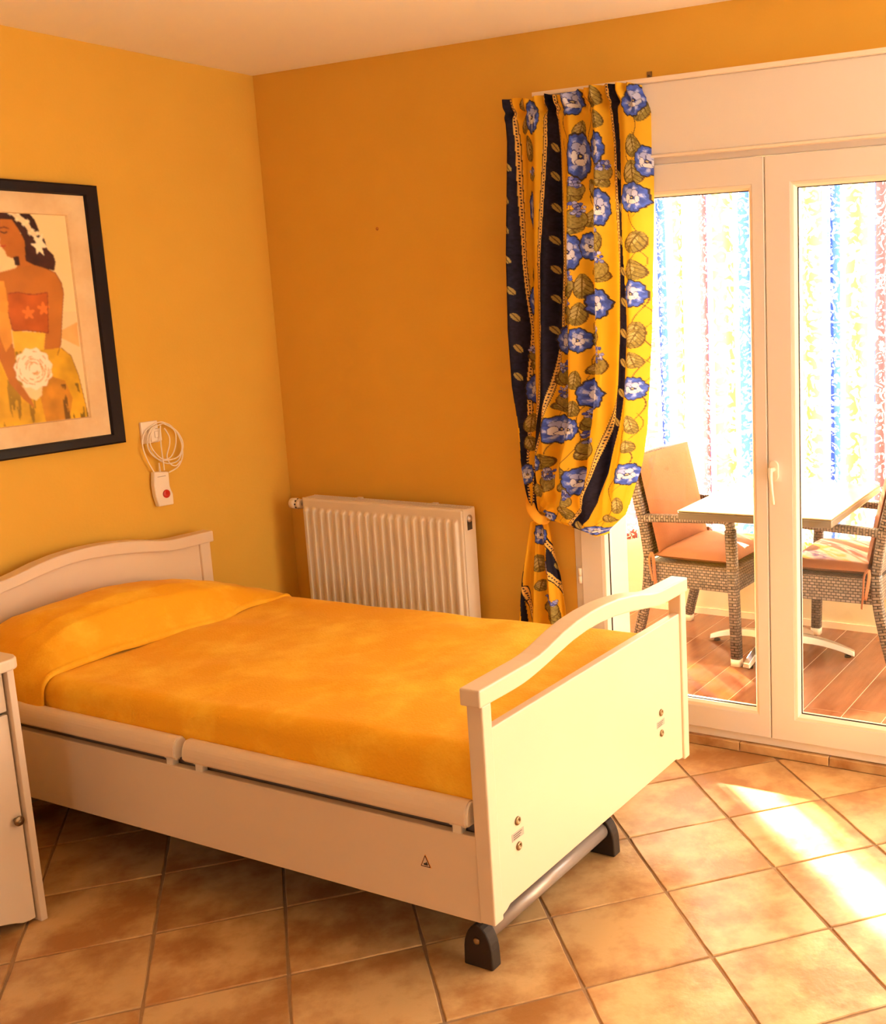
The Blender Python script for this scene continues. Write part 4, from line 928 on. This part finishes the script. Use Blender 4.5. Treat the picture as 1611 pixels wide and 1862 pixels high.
for tx, ty in ((1.437, 1.125), (2.127, 1.118), (1.748, .79), (1.85, 1.33)):
    P = []; d = Vector((tx-1.80, ty-1.04, 0)); L = d.length; d.normalize(); n_ = Vector((-d.y, d.x, 0))
    m = MB(); pr = []
    for k in range(13):
        t = k/12; r = .02+t*(L-.02); zt = .098-.07*t**2.2; th = .038-.014*t; w = .052-.014*t
        pr.append((r, zt, th, w))
    vs = []
    for r, zt, th, w in pr:
        c = Vector((1.80, 1.04, 0))+d*r
        vs += [c+n_*w*.5+Vector((0, 0, zt-th)), c-n_*w*.5+Vector((0, 0, zt-th)), c-n_*w*.36+Vector((0, 0, zt)), c+n_*w*.36+Vector((0, 0, zt))]
    vs = [(x, y, max(z, .006)) for x, y, z in vs]
    f = [(i*4+k, i*4+(k+1) % 4, (i+1)*4+(k+1) % 4, (i+1)*4+k) for i in range(12) for k in range(4)]+[(3, 2, 1, 0), (48, 49, 50, 51)]
    ft = TBL(m.add(vs, f), 'foot', M_ALU, bevel=.003)
    c = Vector((1.80, 1.04, 0))+d*(L-.03); TBL(MB().lathe([(.014, 0), (.014, .008)], c, 'z', 12), 'rubber_pad', M_RUBBER, ft)

# ------------------------------------------------------------------ wicker armchairs
def cushion(sx, sy, sz, crown=.012):
    m = MB(); n = 12; V_ = []
    def P(u, v, t):
        a = math.copysign(abs(u)**1.0, u); b = v
        e = (1-abs(u)**6)*(1-abs(v)**6); return (a*sx/2*(1-.02*abs(t)), b*sy/2*(1-.02*abs(t)), t*(sz/2*max(e, 0)**.35*.55+sz/2*.45*(e > 0))+t*crown*(1-u*u)*(1-v*v))
    for t in (1, -1):
        b = len(m.v); vs = [P(-1+2*i/n, -1+2*j/n, t) for j in range(n+1) for i in range(n+1)]
        m.add(vs, [(j*(n+1)+i, j*(n+1)+i+1, (j+1)*(n+1)+i+1, (j+1)*(n+1)+i) for j in range(n) for i in range(n)], None, True)
    return m
def xf(m, M): m.v = [tuple(M @ Vector(p)) for p in m.v]; return m
def make_chair():
    c = empty('wicker_armchair')
    hw = .262
    for s in (-1, 1):
        lg = MB().tube([(.245, s*hw, .032), (.238, s*hw, .3), (.226, s*hw, .60)], 1, 12, flat=(.044, .046)).build('leg', M_WEAVE, c)
        MB().tube([(.2455, s*hw, 0), (.245, s*hw, .032)], 1, 12, flat=(.046, .048)).build('foot_cap', M_BEAD, lg)
        lg = MB().tube(spl([(-.255, s*hw, .032), (-.215, s*hw, .18), (-.185, s*hw, .32), (-.175, s*hw, .45)], 4), 1, 12, flat=(.042, .044)).build('leg', M_WEAVE, c)
        MB().tube([(-.258, s*hw, 0), (-.255, s*hw, .032)], 1, 12, flat=(.044, .046)).build('foot_cap', M_BEAD, lg)
        MB().tube(spl([(.226, s*hw, .59), (.224, s*hw, .622), (.206, s*hw, .638), (.15, s*hw, .640), (-.10, s*hw, .628), (-.205, s*hw, .622)], 4), 1, 12, flat=(.046, .034)).build('armrest', M_WEAVE, c)
        MB().tube(spl([(-.175, s*hw, .44), (-.195, s*hw, .58), (-.235, s*hw, .76), (-.262, s*hw*.96, .87)], 4), 1, 12, flat=(.04, .04)).build('back_post', M_WEAVE, c)
        t = MB().tube(spl([(-.150, s*.285, .475), (-.135, s*.296, .45), (-.13, s*.297, .38), (-.125, s*.297, .31)], 4), 1, 8, flat=(.016, .004))
        t.tube(spl([(-.150, s*.285, .475), (-.155, s*.298, .44), (-.14, s*.299, .35)], 4), 1, 8, flat=(.014, .004)); t.build('cushion_tie', M_CUSH, c)
    ap = MB()
    ap.box(-.165, .225, -hw-.012, -hw+.012, .325, .430).box(-.165, .225, hw-.012, hw+.012, .325, .430).box(.222, .246, -hw+.02, hw-.02, .325, .430).box(-.19, -.168, -hw+.02, hw-.02, .325, .430)
    ap.box(-.17, .23, -hw+.01, hw-.01, .405, .428); ap.build('seat_frame', M_WEAVE, c)
    m = xf(cushion(.40, .515, .042), Matrix.Translation((.035, 0, .455))); m.build('seat_cushion', M_CUSH, c)
    bk = MB(); v = []; n = 8
    for k in range(n+1):
        t = k/n; z = .44+.43*t; x = float(np.interp(z, [.44, .58, .76, .87], [-.175, -.195, -.235, -.262]))
        v += [(x-.008, -hw, z), (x-.008, hw, z), (x+.008, hw, z), (x+.008, -hw, z)]
    f = [(i*4+k, i*4+(k+1) % 4, (i+1)*4+(k+1) % 4, (i+1)*4+k) for i in range(n) for k in range(4)]+[(3, 2, 1, 0), (n*4, n*4+1, n*4+2, n*4+3)]
    bk.add(v, f, [[(v[q][1], v[q][2]) for q in ff] for ff in f]); bk.build('backrest', M_WEAVE, c)
    MB().tube([(-.262, -hw, .872), (-.266, 0, .882), (-.262, hw, .872)], 1, 12, flat=(.042, .04)).build('top_rail', M_WEAVE, c)
    m = cushion(.45, .50, .045); xf(m, Matrix.Translation((-.182, 0, .680)) @ Matrix.Rotation(math.radians(90-12.5), 4, 'Y') @ Matrix.Rotation(PI, 4, 'X'))
    m.build('back_cushion', M_CUSH, c)
    return c
ch = make_chair(); ch.location = (1.452, 1.095, 0); ch.rotation_euler = (0, 0, math.radians(-1.5))
tag(ch, 'wicker armchair with orange cushions at the left side of the veranda table', 'chair', 'wicker armchairs at the veranda table')
c2 = copy_tree(ch); c2.location = (2.112, 1.125, 0); c2.rotation_euler = (0, 0, math.radians(181.5))
tag(c2, 'wicker armchair at the right of the veranda table, cut off by the picture edge', 'chair', 'wicker armchairs at the veranda table')
